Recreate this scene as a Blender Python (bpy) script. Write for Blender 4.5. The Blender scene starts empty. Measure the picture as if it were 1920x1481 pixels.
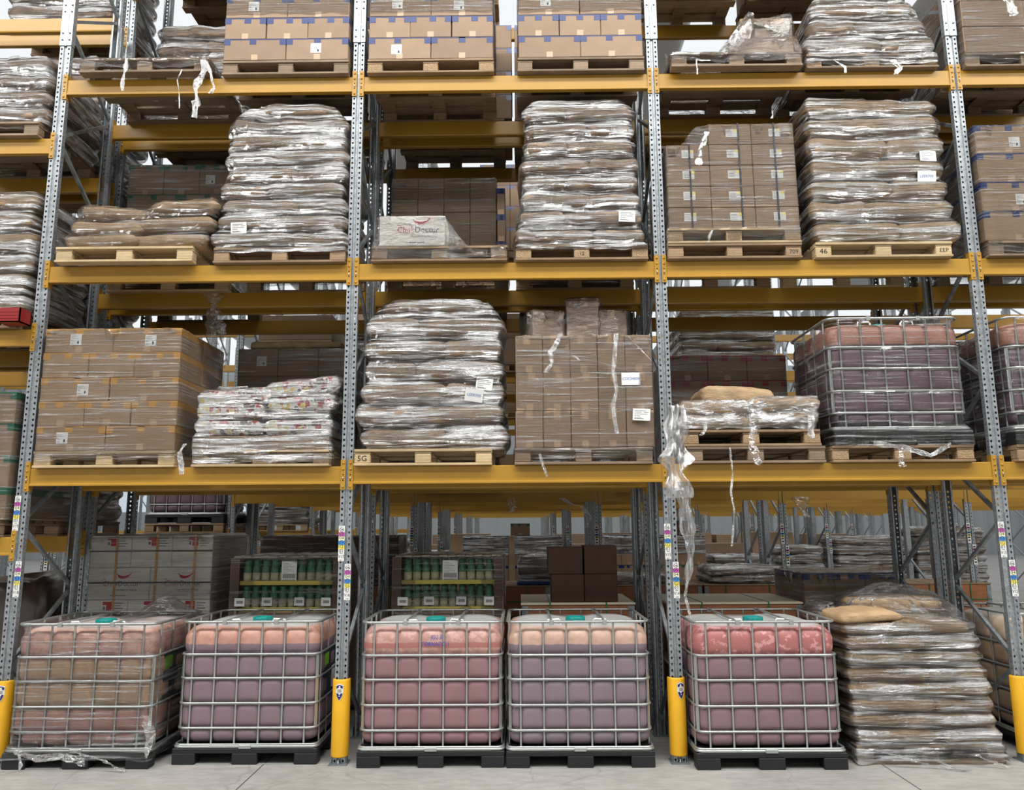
import bpy, math, random
from mathutils import Vector, Matrix, noise
from mathutils.bvhtree import BVHTree

random.seed(11)
S = bpy.context.scene
COL = S.collection

# ---------------------------------------------------------------- camera
YAW, PITCH, ROLL, FPX = -0.0081219, 0.1673406, -0.0063251, 1463.925
fwd = Vector((math.sin(YAW) * math.cos(PITCH), math.cos(YAW) * math.cos(PITCH), math.sin(PITCH)))
rgt = Vector((math.cos(YAW), -math.sin(YAW), 0))
upv = rgt.cross(fwd)
r2 = rgt * math.cos(ROLL) + upv * math.sin(ROLL)
u2 = -rgt * math.sin(ROLL) + upv * math.cos(ROLL)
cam_d = bpy.data.cameras.new('camera')
cam = bpy.data.objects.new('camera', cam_d)
COL.objects.link(cam)
M = Matrix((r2, u2, -fwd)).transposed().to_4x4()
M.translation = Vector((0.0994257, -6.816782, 1.914037))
cam.matrix_world = M
cam_d.sensor_width = 36.0
cam_d.lens = FPX / 1920 * 36.0
cam_d.clip_end = 200
S.camera = cam

# ---------------------------------------------------------------- light
S.view_settings.view_transform = 'Standard'
S.view_settings.look = 'None'
S.view_settings.exposure = -0.86
S.view_settings.gamma = 1.0
S.view_settings.use_curve_mapping = False
S.cycles.max_bounces = 6
S.cycles.diffuse_bounces = 2
S.cycles.glossy_bounces = 3
S.cycles.transmission_bounces = 2
S.cycles.transparent_max_bounces = 14
S.cycles.sample_clamp_indirect = 4.0
S.cycles.caustics_reflective = False
S.cycles.caustics_refractive = False

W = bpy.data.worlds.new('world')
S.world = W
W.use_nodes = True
# added frontal fill: world background brightened toward the near side, no source built there
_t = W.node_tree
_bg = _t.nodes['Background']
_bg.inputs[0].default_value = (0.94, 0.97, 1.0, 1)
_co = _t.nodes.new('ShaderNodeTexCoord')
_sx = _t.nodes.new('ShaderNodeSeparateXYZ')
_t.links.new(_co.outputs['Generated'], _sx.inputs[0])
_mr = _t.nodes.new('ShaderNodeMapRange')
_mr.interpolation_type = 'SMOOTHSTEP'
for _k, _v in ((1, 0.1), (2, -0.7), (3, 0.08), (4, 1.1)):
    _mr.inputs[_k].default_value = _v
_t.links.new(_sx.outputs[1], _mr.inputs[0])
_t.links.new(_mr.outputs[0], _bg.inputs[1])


def area(name, loc, sx, sy, power, col=(1, 0.99, 0.97), rx=0.0):
    d = bpy.data.lights.new(name, 'AREA')
    d.shape = 'RECTANGLE'
    d.size, d.size_y, d.energy, d.color = sx, sy, power, col
    o = bpy.data.objects.new(name, d)
    o.location = loc
    o.rotation_euler = (rx, 0, 0)
    COL.objects.link(o)


for lx in (-11, 0, 11):
    area('aisle_strip_light', (lx, -5.2, 12.2), 10.0, 1.3, 1800, rx=0.25)
    area('aisle_strip_light', (lx, -9.8, 12.2), 10.0, 1.0, 900, rx=0.6)
for ly, pw in ((3.6, 10), (8.8, 28), (14.0, 60), (19.2, 90), (25.0, 110)):
    for lx in (-9, 9):
        area('aisle_strip_light', (lx, ly, 10.6), 16.0, 0.9, pw)


# ---------------------------------------------------------------- helpers
def lin(v):
    v /= 255.0
    return v / 12.92 if v <= 0.04045 else ((v + 0.055) / 1.055) ** 2.4


def rgb(r, g, b):
    return (lin(r), lin(g), lin(b), 1.0)


class MB:
    """collects faces and links them as one mesh"""

    def __init__(self):
        self.v, self.f, self.m, self.s = [], [], [], []

    def add(self, vs, fs, mat=0, smooth=False):
        n = len(self.v)
        self.v += [tuple(p) for p in vs]
        for f in fs:
            self.f.append([i + n for i in f])
            self.m.append(mat)
            self.s.append(smooth)
        return self

    def box(self, x0, x1, y0, y1, z0, z1, mat=0):
        vs = [(x, y, z) for x in (x0, x1) for y in (y0, y1) for z in (z0, z1)]
        return self.add(vs, [(0, 1, 3, 2), (4, 6, 7, 5), (0, 4, 5, 1), (2, 3, 7, 6), (0, 2, 6, 4), (1, 5, 7, 3)], mat)

    def cbox(self, x0, x1, y0, y1, z0, z1, b=0.004, mat=0):
        """box with chamfered edges"""
        vs, idx = [], {}
        for i, x in enumerate((x0, x1)):
            for j, y in enumerate((y0, y1)):
                for k, z in enumerate((z0, z1)):
                    dx, dy, dz = b * (1 - 2 * i), b * (1 - 2 * j), b * (1 - 2 * k)
                    for a, p in enumerate(((x, y + dy, z + dz), (x + dx, y, z + dz), (x + dx, y + dy, z))):
                        idx[i, j, k, a] = len(vs)
                        vs.append(p)
        fs = []
        for i in (0, 1):
            fs.append([idx[i, j, k, 0] for j, k in ((0, 0), (1, 0), (1, 1), (0, 1))][::(-1 if i == 0 else 1)])
            fs.append([idx[j, i, k, 1] for j, k in ((0, 0), (1, 0), (1, 1), (0, 1))][::(1 if i == 0 else -1)])
            fs.append([idx[j, k, i, 2] for j, k in ((0, 0), (1, 0), (1, 1), (0, 1))][::(-1 if i == 0 else 1)])
        for j in (0, 1):
            for k in (0, 1):
                fs.append([idx[0, j, k, 1], idx[1, j, k, 1], idx[1, j, k, 2], idx[0, j, k, 2]])
                fs.append([idx[j, 0, k, 0], idx[j, 1, k, 0], idx[j, 1, k, 2], idx[j, 0, k, 2]])
                fs.append([idx[j, k, 0, 0], idx[j, k, 1, 0], idx[j, k, 1, 1], idx[j, k, 0, 1]])
                for i in (0, 1):
                    fs.append([idx[i, j, k, 0], idx[i, j, k, 1], idx[i, j, k, 2]])
        return self.add(vs, fs, mat)

    def prism(self, prof, a0, a1, axis='x', mat=0, smooth=False):
        """closed profile swept along an axis; prof = (y,z) for x, (x,z) for y, (x,y) for z"""
        n = len(prof)
        mk = {'x': lambda p, t: (t, p[0], p[1]), 'y': lambda p, t: (p[0], t, p[1]), 'z': lambda p, t: (p[0], p[1], t)}[axis]
        vs = [mk(p, a0) for p in prof] + [mk(p, a1) for p in prof]
        self.add(vs, [(i, (i + 1) % n, n + (i + 1) % n, n + i) for i in range(n)], mat, smooth)
        return self.add(vs, [list(range(n)), list(range(2 * n - 1, n - 1, -1))], mat)

    def tube(self, pts, r, n=6, mat=0, closed=False, flat=1.0):
        pts = [Vector(p) for p in pts]
        N = len(pts)
        vs = []
        for i, p in enumerate(pts):
            a = pts[i - 1] if (i > 0 or closed) else p
            b = pts[(i + 1) % N] if (i < N - 1 or closed) else p
            t = (b - a).normalized()
            up = Vector((0, 0, 1)) if abs(t.z) < 0.9 else Vector((0, 1, 0))
            s = t.cross(up).normalized()
            q = s.cross(t)
            rr = r[i] if isinstance(r, (list, tuple)) else r
            for k in range(n):
                an = 2 * math.pi * (k + 0.5) / n
                vs.append(p + s * (rr * math.cos(an)) + q * (rr * flat * math.sin(an)))
        fs = []
        for i in range(N if closed else N - 1):
            for k in range(n):
                a, b = i * n, ((i + 1) % N) * n
                fs.append((a + k, a + (k + 1) % n, b + (k + 1) % n, b + k))
        self.add(vs, fs, mat, n > 5)
        if not closed:
            self.add(vs[:n], [list(range(n))[::-1]], mat)
            self.add(vs[-n:], [list(range(n))], mat)
        return self

    def lathe(self, prof, n=16, mat=0, c=(0, 0, 0), axis='z'):
        vs = []
        for r, z in prof:
            for k in range(n):
                a = 2 * math.pi * k / n
                x, y = r * math.cos(a), r * math.sin(a)
                vs.append((c[0] + x, c[1] + y, c[2] + z) if axis == 'z' else (c[0] + x, c[1] - z, c[2] + y))
        fs = []
        for i in range(len(prof) - 1):
            for k in range(n):
                fs.append((i * n + k, i * n + (k + 1) % n, (i + 1) * n + (k + 1) % n, (i + 1) * n + k))
        fs.append(list(range((len(prof) - 1) * n, len(prof) * n)))
        fs.append(list(range(n))[::-1])
        return self.add(vs, fs, mat, True)

    def quad_xz(self, x0, x1, z0, z1, y, mat=0):
        return self.add([(x0, y, z0), (x1, y, z0), (x1, y, z1), (x0, y, z1)], [(0, 1, 2, 3)], mat)

    def text(self, body, size, x, z, y, mat=0, align='CENTER', wide=1.0, shear=0.0):
        vs, fs = text_geo(body, align)
        return self.add([(x + (p[0] + p[1] * shear) * size * wide, y, z + p[1] * size) for p in vs], fs, mat)

    def build(self, name, mats):
        me = bpy.data.meshes.new(name)
        me.from_pydata(self.v, [], self.f)
        for m in (mats if isinstance(mats, (list, tuple)) else [mats]):
            me.materials.append(m)
        me.polygons.foreach_set('material_index', self.m)
        me.polygons.foreach_set('use_smooth', self.s)
        me.update()
        return me


_TEXT = {}


def text_geo(body, align='CENTER'):
    k = (body, align)
    if k not in _TEXT:
        cu = bpy.data.curves.new('lettering', 'FONT')
        cu.body, cu.align_x, cu.align_y, cu.resolution_u, cu.size = body, align, 'CENTER', 2, 1.0
        o = bpy.data.objects.new('lettering', cu)
        me = o.to_mesh()
        _TEXT[k] = ([(v.co.x, v.co.y) for v in me.vertices], [list(p.vertices) for p in me.polygons])
        o.to_mesh_clear()
        bpy.data.objects.remove(o)
        bpy.data.curves.remove(cu)
    return _TEXT[k]


def put(name, me=None, parent=None, loc=(0, 0, 0), rz=0.0, label=None, cat=None, group=None, kind=None, rot=None):
    o = bpy.data.objects.new(name, me)
    COL.objects.link(o)
    o.location = loc
    o.rotation_euler = rot if rot else (0, 0, rz)
    if parent:
        o.parent = parent
    for k, v in (('label', label), ('category', cat), ('group', group), ('kind', kind)):
        if v:
            o[k] = v
    return o


# ---------------------------------------------------------------- materials
class NT:
    def __init__(self, name):
        self.mat = bpy.data.materials.new(name)
        self.mat.use_nodes = True
        self.t = self.mat.node_tree
        self.bsdf = self.t.nodes['Principled BSDF']
        self.out = self.t.nodes['Material Output']

    def n(self, typ, **kw):
        nd = self.t.nodes.new(typ)
        for k, v in kw.items():
            if k.startswith('i_'):
                key = k[2:]
                nd.inputs[int(key) if key.isdigit() else key.replace('_', ' ')].default_value = v
            else:
                setattr(nd, k, v)
        return nd

    def l(self, a, b):
        self.t.links.new(a, b)

    def coord(self, scale=(1, 1, 1), kind='Object'):
        tc = self.n('ShaderNodeTexCoord')
        mp = self.n('ShaderNodeMapping')
        mp.inputs['Scale'].default_value = scale
        self.l(tc.outputs[kind], mp.inputs[0])
        return mp.outputs[0]

    def noise(self, co, scale, detail=3, rough=0.55):
        nd = self.n('ShaderNodeTexNoise')
        nd.inputs['Scale'].default_value = scale
        nd.inputs['Detail'].default_value = detail
        nd.inputs['Roughness'].default_value = rough
        if co is not None:
            self.l(co, nd.inputs['Vector'])
        return nd.outputs['Fac']

    def ramp(self, fac, stops, interp='LINEAR'):
        nd = self.n('ShaderNodeValToRGB')
        cr = nd.color_ramp
        cr.interpolation = interp
        while len(cr.elements) < len(stops):
            cr.elements.new(0.5)
        for e, (p, c) in zip(cr.elements, stops):
            e.position, e.color = p, c if len(c) == 4 else (*c, 1)
        self.l(fac, nd.inputs[0])
        return nd.outputs[0]

    def mix(self, fac, a, b, mode='MIX'):
        nd = self.n('ShaderNodeMix', data_type='RGBA', blend_type=mode)
        for sock, v in ((nd.inputs[0], fac), (nd.inputs[6], a), (nd.inputs[7], b)):
            if hasattr(v, 'links'):
                self.l(v, sock)
            else:
                sock.default_value = v
        return nd.outputs[2]

    def math(self, op, a, b=None):
        nd = self.n('ShaderNodeMath', operation=op)
        for sock, v in zip(nd.inputs, (a, b)):
            if v is None:
                continue
            if hasattr(v, 'links'):
                self.l(v, sock)
            else:
                sock.default_value = v
        return nd.outputs[0]

    def bump(self, h, strength=0.3, dist=0.01):
        nd = self.n('ShaderNodeBump')
        nd.inputs['Strength'].default_value = strength
        nd.inputs['Distance'].default_value = dist
        self.l(h, nd.inputs['Height'])
        return nd.outputs[0]

    def set(self, **kw):
        for k, v in kw.items():
            s = self.bsdf.inputs[k.replace('_', ' ')]
            if hasattr(v, 'links'):
                self.l(v, s)
            else:
                s.default_value = v
        return self


def plain(name, col, rough=0.6, metal=0.0, vary=0.0, nscale=6.0, coat=0.0, rnd=0.0):
    m = NT(name)
    c = col
    if vary:
        f = m.noise(m.coord(), nscale, 4)
        d = tuple(x * (1 - vary) for x in col[:3]) + (1,)
        e = tuple(min(1, x * (1 + vary)) for x in col[:3]) + (1,)
        c = m.ramp(f, [(0.3, d), (0.7, e)])
    if rnd:
        oi = m.n('ShaderNodeObjectInfo')
        hs = m.n('ShaderNodeHueSaturation')
        m.l(m.math('ADD', m.math('MULTIPLY', oi.outputs['Random'], rnd), 1 - rnd / 2), hs.inputs['Value'])
        if hasattr(c, 'links'):
            m.l(c, hs.inputs['Color'])
        else:
            hs.inputs['Color'].default_value = c
        c = hs.outputs[0]
    m.set(Base_Color=c, Roughness=rough, Metallic=metal)
    if coat:
        m.set(Coat_Weight=coat, Coat_Roughness=0.2)
    return m.mat


MT = {}
MT['yellow'] = plain('yellow_paint', rgb(178, 134, 44), 0.36, vary=0.05, nscale=3)
MT['guard'] = plain('guard_plastic', rgb(248, 186, 38), 0.45, vary=0.04, nscale=4)
MT['black'] = plain('black_plastic', rgb(26, 27, 30), 0.55, vary=0.1)
MT['hole_shade'] = plain('painted_hole_shade', rgb(8, 8, 8), 0.9)
MT['white'] = plain('white_paper', rgb(232, 232, 228), 0.6)
MT['ink'] = plain('black_ink', rgb(25, 22, 22), 0.6)
MT['blue_ink'] = plain('blue_ink', rgb(40, 80, 175), 0.6)
MT['red_ink'] = plain('red_ink', rgb(190, 30, 45), 0.5)
MT['grey_ink'] = plain('grey_ink', rgb(80, 78, 80), 0.5)
MT['print_grey'] = plain('faint_print', rgb(150, 150, 152), 0.5)
MT['purple'] = plain('purple_label', rgb(196, 92, 176), 0.5)
MT['blue'] = plain('blue_label', rgb(70, 140, 215), 0.5)
MT['lemon'] = plain('lemon_label', rgb(246, 228, 110), 0.5)
MT['pale'] = plain('pale_label', rgb(236, 238, 205), 0.5)
MT['navy'] = plain('navy_ink', rgb(30, 30, 105), 0.5)
MT['chrome'] = plain('zinc_bright', rgb(205, 208, 208), 0.3, 0.85)
MT['tape_blue'] = plain('blue_tape', rgb(4, 40, 104), 0.3)
MT['tape_yellow'] = plain('amber_tape', rgb(200, 148, 72), 0.3)
MT['tape_green'] = plain('green_tape', rgb(18, 98, 70), 0.3)
MT['tape_red'] = plain('red_tape', rgb(168, 40, 62), 0.3)
MT['tape_clear'] = plain('buff_tape', rgb(188, 158, 128), 0.25)
MT['strap_black'] = plain('black_strap', rgb(40, 44, 52), 0.4)
MT['strap_green'] = plain('green_strap', rgb(50, 110, 60), 0.4)
MT['teal'] = plain('teal_cap', rgb(20, 140, 134), 0.35)
MT['red_plastic'] = plain('red_crate', rgb(140, 30, 28), 0.45)
MT['bottle_green'] = plain('green_glass', rgb(96, 158, 116), 0.25, vary=0.2, nscale=20)
MT['cap_green'] = plain('green_cap', rgb(60, 138, 96), 0.35)
MT['bottle_label'] = plain('bottle_label', rgb(238, 230, 188), 0.5)
MT['tray_yellow'] = plain('yellow_tray', rgb(206, 190, 90), 0.6)
MT['board_brown'] = plain('brown_board', rgb(122, 98, 82), 0.7, vary=0.08)
MT['corr_white'] = plain('white_cladding', rgb(214, 216, 216), 0.5)
MT['dark_bag'] = plain('brown_bag', rgb(84, 68, 62), 0.4, vary=0.2, nscale=5, coat=0.4)
MT['cream_top'] = plain('cream_board', rgb(214, 202, 178), 0.6, vary=0.05)

# galvanised steel: spangle and streaks
m = NT('galvanised_steel')
vo = m.n('ShaderNodeTexVoronoi')
vo.inputs['Scale'].default_value = 55
m.l(m.coord(), vo.inputs['Vector'])
c = m.ramp(m.mix(0.5, vo.outputs['Color'], m.noise(m.coord(), 9, 4)), [(0.2, rgb(132, 138, 142)), (0.8, rgb(178, 183, 186))])
m.set(Base_Color=c, Roughness=0.42, Metallic=0.55)
MT['steel'] = m.mat
m = NT('dark_steel')
c = m.ramp(m.noise(m.coord(), 14, 4), [(0.3, rgb(120, 128, 132)), (0.7, rgb(160, 166, 168))])
m.set(Base_Color=c, Roughness=0.45, Metallic=0.6)
MT['brace'] = m.mat
MT['cage'] = plain('cage_steel', rgb(182, 186, 184), 0.32, 0.7, vary=0.06, nscale=12)


def wood(name, a, b, grain=30, axis=(1.2, 14, 14)):
    m = NT(name)
    co = m.coord(axis)
    f = m.noise(co, 3.0, 6, 0.65)
    g = m.noise(m.coord((2, 2, 2)), 2.2, 3)
    col = m.mix(0.35, m.ramp(f, [(0.3, a), (0.72, b)]), m.ramp(g, [(0.35, a), (0.65, b)]))
    oi = m.n('ShaderNodeObjectInfo')
    hs = m.n('ShaderNodeHueSaturation')
    m.l(m.math('ADD', m.math('MULTIPLY', oi.outputs['Random'], 0.35), 0.8), hs.inputs['Value'])
    m.l(col, hs.inputs['Color'])
    m.set(Base_Color=hs.outputs[0], Roughness=0.75, Normal=m.bump(f, 0.25, 0.004))
    return m.mat


MT['wood_light'] = wood('pale_pallet_wood', rgb(158, 134, 100), rgb(210, 186, 146))
MT['wood_mid'] = wood('brown_pallet_wood', rgb(112, 90, 66), rgb(168, 140, 108))
MT['wood_old'] = wood('weathered_pallet_wood', rgb(104, 87, 70), rgb(160, 138, 114))
MT['ply'] = wood('plywood', rgb(134, 84, 54), rgb(172, 114, 76))
MT['wood_pale_edge'] = wood('pine_batten', rgb(196, 176, 142), rgb(224, 206, 176))


def cardboard(name, a, rnd=0.22, dark=0.86):
    m = NT(name)
    f = m.noise(m.coord((3, 3, 3)), 1.4, 3)
    d = tuple(x * dark for x in a[:3]) + (1,)
    col = m.ramp(f, [(0.35, d), (0.65, a)])
    fine = m.noise(m.coord((2, 2, 90)), 3, 2)
    col = m.mix(0.07, col, m.ramp(fine, [(0.3, d), (0.7, a)]))
    oi = m.n('ShaderNodeObjectInfo')
    hs = m.n('ShaderNodeHueSaturation')
    m.l(m.math('ADD', m.math('MULTIPLY', oi.outputs['Random'], rnd), 1 - rnd / 2), hs.inputs['Value'])
    m.l(col, hs.inputs['Color'])
    m.set(Base_Color=hs.outputs[0], Roughness=0.7, Normal=m.bump(m.noise(m.coord((1, 1, 1)), 7, 2), 0.12, 0.01))
    return m.mat


MT['card'] = cardboard('brown_cardboard', rgb(156, 131, 107))
MT['card_warm'] = cardboard('tan_cardboard', rgb(160, 133, 104))
MT['card_dark'] = cardboard('dark_cardboard', rgb(84, 56, 40), 0.15)
MT['card_white'] = cardboard('white_cardboard', rgb(232, 227, 216), 0.06, 0.95)


def kraft(name, a, b, bump=0.5, scale=1.0):
    m = NT(name)
    f = m.noise(m.coord((2.2 * scale, 2.2 * scale, 5 * scale)), 2.0, 5, 0.6)
    w = m.noise(m.coord((5, 9, 16)), 2.2, 5, 0.65)
    col = m.ramp(f, [(0.3, a), (0.7, b)])
    oi = m.n('ShaderNodeObjectInfo')
    hs = m.n('ShaderNodeHueSaturation')
    m.l(m.math('ADD', m.math('MULTIPLY', oi.outputs['Random'], 0.3), 0.85), hs.inputs['Value'])
    m.l(col, hs.inputs['Color'])
    m.set(Base_Color=hs.outputs[0], Roughness=0.6, Normal=m.bump(w, bump, 0.03))
    return m.mat


MT['kraft'] = kraft('kraft_paper', rgb(144, 117, 86), rgb(190, 160, 121))
MT['kraft_grey'] = kraft('greyish_kraft', rgb(126, 104, 84), rgb(174, 150, 126))
m = NT('flower_print')
vo = m.n('ShaderNodeTexVoronoi')
vo.inputs['Scale'].default_value = 19
nz = m.n('ShaderNodeTexNoise')
nz.inputs['Scale'].default_value = 22
m.l(m.coord(), nz.inputs['Vector'])
m.l(m.mix(.10, m.coord(), nz.outputs['Color']), vo.inputs['Vector'])
sel = m.n('ShaderNodeSeparateColor')
m.l(vo.outputs['Color'], sel.inputs[0])
hue = m.ramp(sel.outputs[0], [(0.0, rgb(176, 84, 86)), (0.2, rgb(220, 198, 118)), (0.36, rgb(104, 92, 88)), (0.48, rgb(206, 146, 144)), (0.66, rgb(232, 228, 222))], 'CONSTANT')
blob = m.ramp(vo.outputs['Distance'], [(0.50, (1, 1, 1, 1)), (0.60, (0, 0, 0, 1))])
m.set(Base_Color=m.mix(blob, rgb(232, 228, 222), hue), Roughness=0.5, Normal=m.bump(m.noise(m.coord((6, 9, 12)), 2.2, 4), 0.4, 0.02))
MT['flower'] = m.mat

# clear stretch film: mostly transparent, glossy wrinkles, highlights painted as white streaks
def film_mat(name, body=0.10, streak=0.35, axis=(1.3, 1.3, 34), bump=0.5, tint=(1, 1, 1, 1), rough=0.2, fresnel=0.35, lo=.5, hi=.72, dist=.05, spec=.01, gloss=.12):
    m = NT(name)
    m.t.nodes.remove(m.bsdf)
    co = m.coord(axis)
    a = m.noise(co, 1.6, 5, 0.62)
    wob = m.noise(m.coord((3, 3, 5)), 1.5, 3)
    h = m.math('ADD', m.math('MULTIPLY', a, 1.0), m.math('MULTIPLY', wob, 0.8))
    nrm = m.bump(h, bump, dist)
    gl = m.n('ShaderNodeBsdfGlossy')
    gl.inputs['Roughness'].default_value = rough
    gl.inputs['Color'].default_value = (1, 1, 1, 1)
    m.l(nrm, gl.inputs['Normal'])
    df = m.n('ShaderNodeBsdfDiffuse')
    df.inputs['Color'].default_value = (0.85, 0.86, 0.87, 1)
    m.l(nrm, df.inputs['Normal'])
    tr = m.n('ShaderNodeBsdfTransparent')
    tr.inputs['Color'].default_value = tint
    milk_glint = m.ramp(a, [(lo, (body, body, body, 1)), (hi, (streak, streak, streak, 1))])  # film haze plus painted highlights: white diffuse streaks along the wrinkles
    mx1 = m.n('ShaderNodeMixShader')
    m.l(milk_glint, mx1.inputs[0])
    m.l(tr.outputs[0], mx1.inputs[1])
    m.l(df.outputs[0], mx1.inputs[2])
    lw = m.n('ShaderNodeLayerWeight')
    lw.inputs['Blend'].default_value = fresnel
    m.l(nrm, lw.inputs['Normal'])
    big = m.noise(m.coord((1.5, 1.5, 3.5)), 1.6, 3)
    patch = m.ramp(big, [(0.36, (0, 0, 0, 1)), (0.56, (1, 1, 1, 1))])
    sk = m.math('MULTIPLY', m.ramp(a, [(lo - .02, (0, 0, 0, 1)), (hi, (1, 1, 1, 1))]), patch)
    fr = m.math('ADD', m.math('ADD', m.math('MULTIPLY', lw.outputs['Fresnel'], 0.75), spec), m.math('MULTIPLY', sk, gloss))
    mx2 = m.n('ShaderNodeMixShader')
    m.l(fr, mx2.inputs[0])
    m.l(mx1.outputs[0], mx2.inputs[1])
    m.l(gl.outputs[0], mx2.inputs[2])
    m.l(mx2.outputs[0], m.out.inputs['Surface'])
    return m.mat


MT['film'] = film_mat('stretch_film', 0.0, 0.44, (0.8, 0.8, 28), 0.9, rough=0.12, fresnel=0.30, lo=.52, hi=.74, spec=.01, gloss=.28)
MT['film_sack'] = film_mat('crumpled_stretch_film', 0.0, 0.80, (0.9, 0.9, 15), 1.0, rough=0.2, fresnel=0.36, lo=.47, hi=.63, dist=.08, spec=.015, gloss=.6)
MT['film_mid'] = film_mat('loose_stretch_film', 0.0, 0.66, (0.9, 0.9, 15), 1.0, rough=0.19, fresnel=0.38, lo=.48, hi=.65, dist=.08, spec=.02, gloss=.52)
MT['film_thick'] = film_mat('clear_sheet', 0.01, 0.14, (3.5, 3.5, 6), 1.0, rough=0.08, fresnel=0.38, lo=.56, hi=.80, dist=.06, spec=.015, gloss=.22)
MT['film_white'] = film_mat('bunched_film', 0.10, 0.60, (14, 14, 9), 1.0, rough=0.14, lo=.47, hi=.64, dist=.05, gloss=.35)
MT['film_hang'] = film_mat('hanging_film', 0.10, 0.6, (26, 26, 3), 0.8, rough=0.14, fresnel=0.38, lo=.5, hi=.66, dist=.02, spec=.02, gloss=.3)
MT['film_torn'] = film_mat('torn_film', 0.05, 0.62, (3, 3, 8), 1.0, rough=0.16, fresnel=0.38, lo=.46, hi=.62, dist=.06, spec=.02, gloss=.35)
m = NT('chipboard_block')
vo = m.n('ShaderNodeTexVoronoi')
vo.inputs['Scale'].default_value = 240
m.l(m.coord(), vo.inputs['Vector'])
sc = m.n('ShaderNodeSeparateColor')
m.l(vo.outputs['Color'], sc.inputs[0])
m.set(Base_Color=m.ramp(sc.outputs[0], [(.1, rgb(128, 102, 74)), (.5, rgb(156, 130, 98)), (.95, rgb(186, 160, 124))]), Roughness=.8)
MT['chip'] = m.mat


def bottle_mat(name, low, high, level, top=(0.44, 0.44, 0.43, 1), mott=0.0, band=None):
    """milky tank with liquid up to a level, stain above it and a clear shoulder"""
    m = NT(name)
    tc = m.n('ShaderNodeTexCoord')
    sp = m.n('ShaderNodeSeparateXYZ')
    m.l(tc.outputs['Object'], sp.inputs[0])
    z = sp.outputs[2]
    zz = m.math('ADD', z, m.math('MULTIPLY', m.math('SUBTRACT', m.noise(m.coord((3, 3, 3)), 2, 4), 0.5), 0.03))
    blotch = m.noise(m.coord((7, 7, 9)), 2.2, 5, 0.65)
    hi2 = tuple(min(1, x * 1.18 + (0.05 if mott >= 0 else .13)) for x in high[:3]) + (1,)
    lo2 = tuple(x * 0.86 for x in low[:3]) + (1,)
    hic = m.ramp(blotch, [(0.52 - mott * 0.12, high), (0.56, hi2)]) if mott else m.ramp(blotch, [(0.3, high), (0.7, hi2)])
    lowc = m.ramp(m.noise(m.coord((2, 2, 2)), 1.5, 2), [(0.3, lo2), (0.7, low)])
    f1 = m.ramp(m.math('MULTIPLY', zz, 0.8), [(level * 0.8 - 0.002, (0, 0, 0, 1)), (level * 0.8 + 0.002, (1, 1, 1, 1))])
    col = m.mix(f1, lowc, hic)
    if band:
        bl, bh, bc = band
        fb = m.ramp(m.math('MULTIPLY', zz, 0.8), [(bl * 0.8 - 0.003, (0, 0, 0, 1)), (bl * 0.8, (1, 1, 1, 1)), (bh * 0.8, (1, 1, 1, 1)), (bh * 0.8 + 0.003, (0, 0, 0, 1))])
        col = m.mix(fb, col, bc)
    f2 = m.ramp(m.math('MULTIPLY', zz, 0.8), [(0.866, (0, 0, 0, 1)), (0.878, (1, 1, 1, 1))])
    col = m.mix(f2, col, top)
    m.set(Base_Color=col, Roughness=0.42, Subsurface_Weight=0.0)
    return m.mat


PURPLE = rgb(134, 114, 122)
MT['tank_a'] = bottle_mat('tank_orange_brown', rgb(182, 150, 120), rgb(192, 146, 132), 0.84, rgb(190, 178, 174), 0.6, (0.14, 0.45, rgb(172, 128, 116)))
MT['tank_b'] = bottle_mat('tank_purple_coral', PURPLE, rgb(178, 130, 113), 0.955)
MT['tank_c'] = bottle_mat('tank_rose', rgb(150, 114, 117), rgb(184, 140, 130), 0.86, band=(0.93, 0.97, rgb(172, 112, 106)), mott=0.5)
MT['tank_d'] = bottle_mat('tank_plum_peach', rgb(136, 120, 128), rgb(184, 150, 132), 0.955)
MT['tank_e'] = bottle_mat('tank_red_mottled', rgb(138, 111, 117), rgb(172, 108, 105), 0.86, mott=-.4)
MT['tank_f'] = bottle_mat('tank_violet', rgb(116, 92, 102), rgb(180, 126, 108), 0.90)
MT['tank_g'] = bottle_mat('tank_beige', rgb(176, 150, 124), rgb(200, 176, 150), 0.90)

# ---------------------------------------------------------------- rack pieces
HOLE = [(0, .011), (.0075, .0075), (.009, .001), (.0045, -.009), (0, -.012), (-.0045, -.009), (-.009, .001), (-.0075, .0075)]
ROUND = [(0.006 * math.sin(k * math.pi / 4), 0.006 * math.cos(k * math.pi / 4)) for k in range(8)]


def holed(mb, p0, du, w, h, n, hole, dv=Vector((0, 0, 1))):
    """strip of n cells, each with a punched hole; p0 lower corner, du across, dv along"""
    p0, du = Vector(p0), Vector(du)
    hw, hh = w / 2, h / 2
    rect = [(0, hh), (hw, hh), (hw, 0), (hw, -hh), (0, -hh), (-hw, -hh), (-hw, 0), (-hw, hh)]
    for i in range(n):
        c = p0 + du * hw + dv * (h * i + hh)
        vs = [c + du * a + dv * b for a, b in rect] + [c + du * a + dv * b for a, b in hole]
        mb.add(vs, [(k, (k + 1) % 8, 8 + (k + 1) % 8, 8 + k) for k in range(8)])


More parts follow.
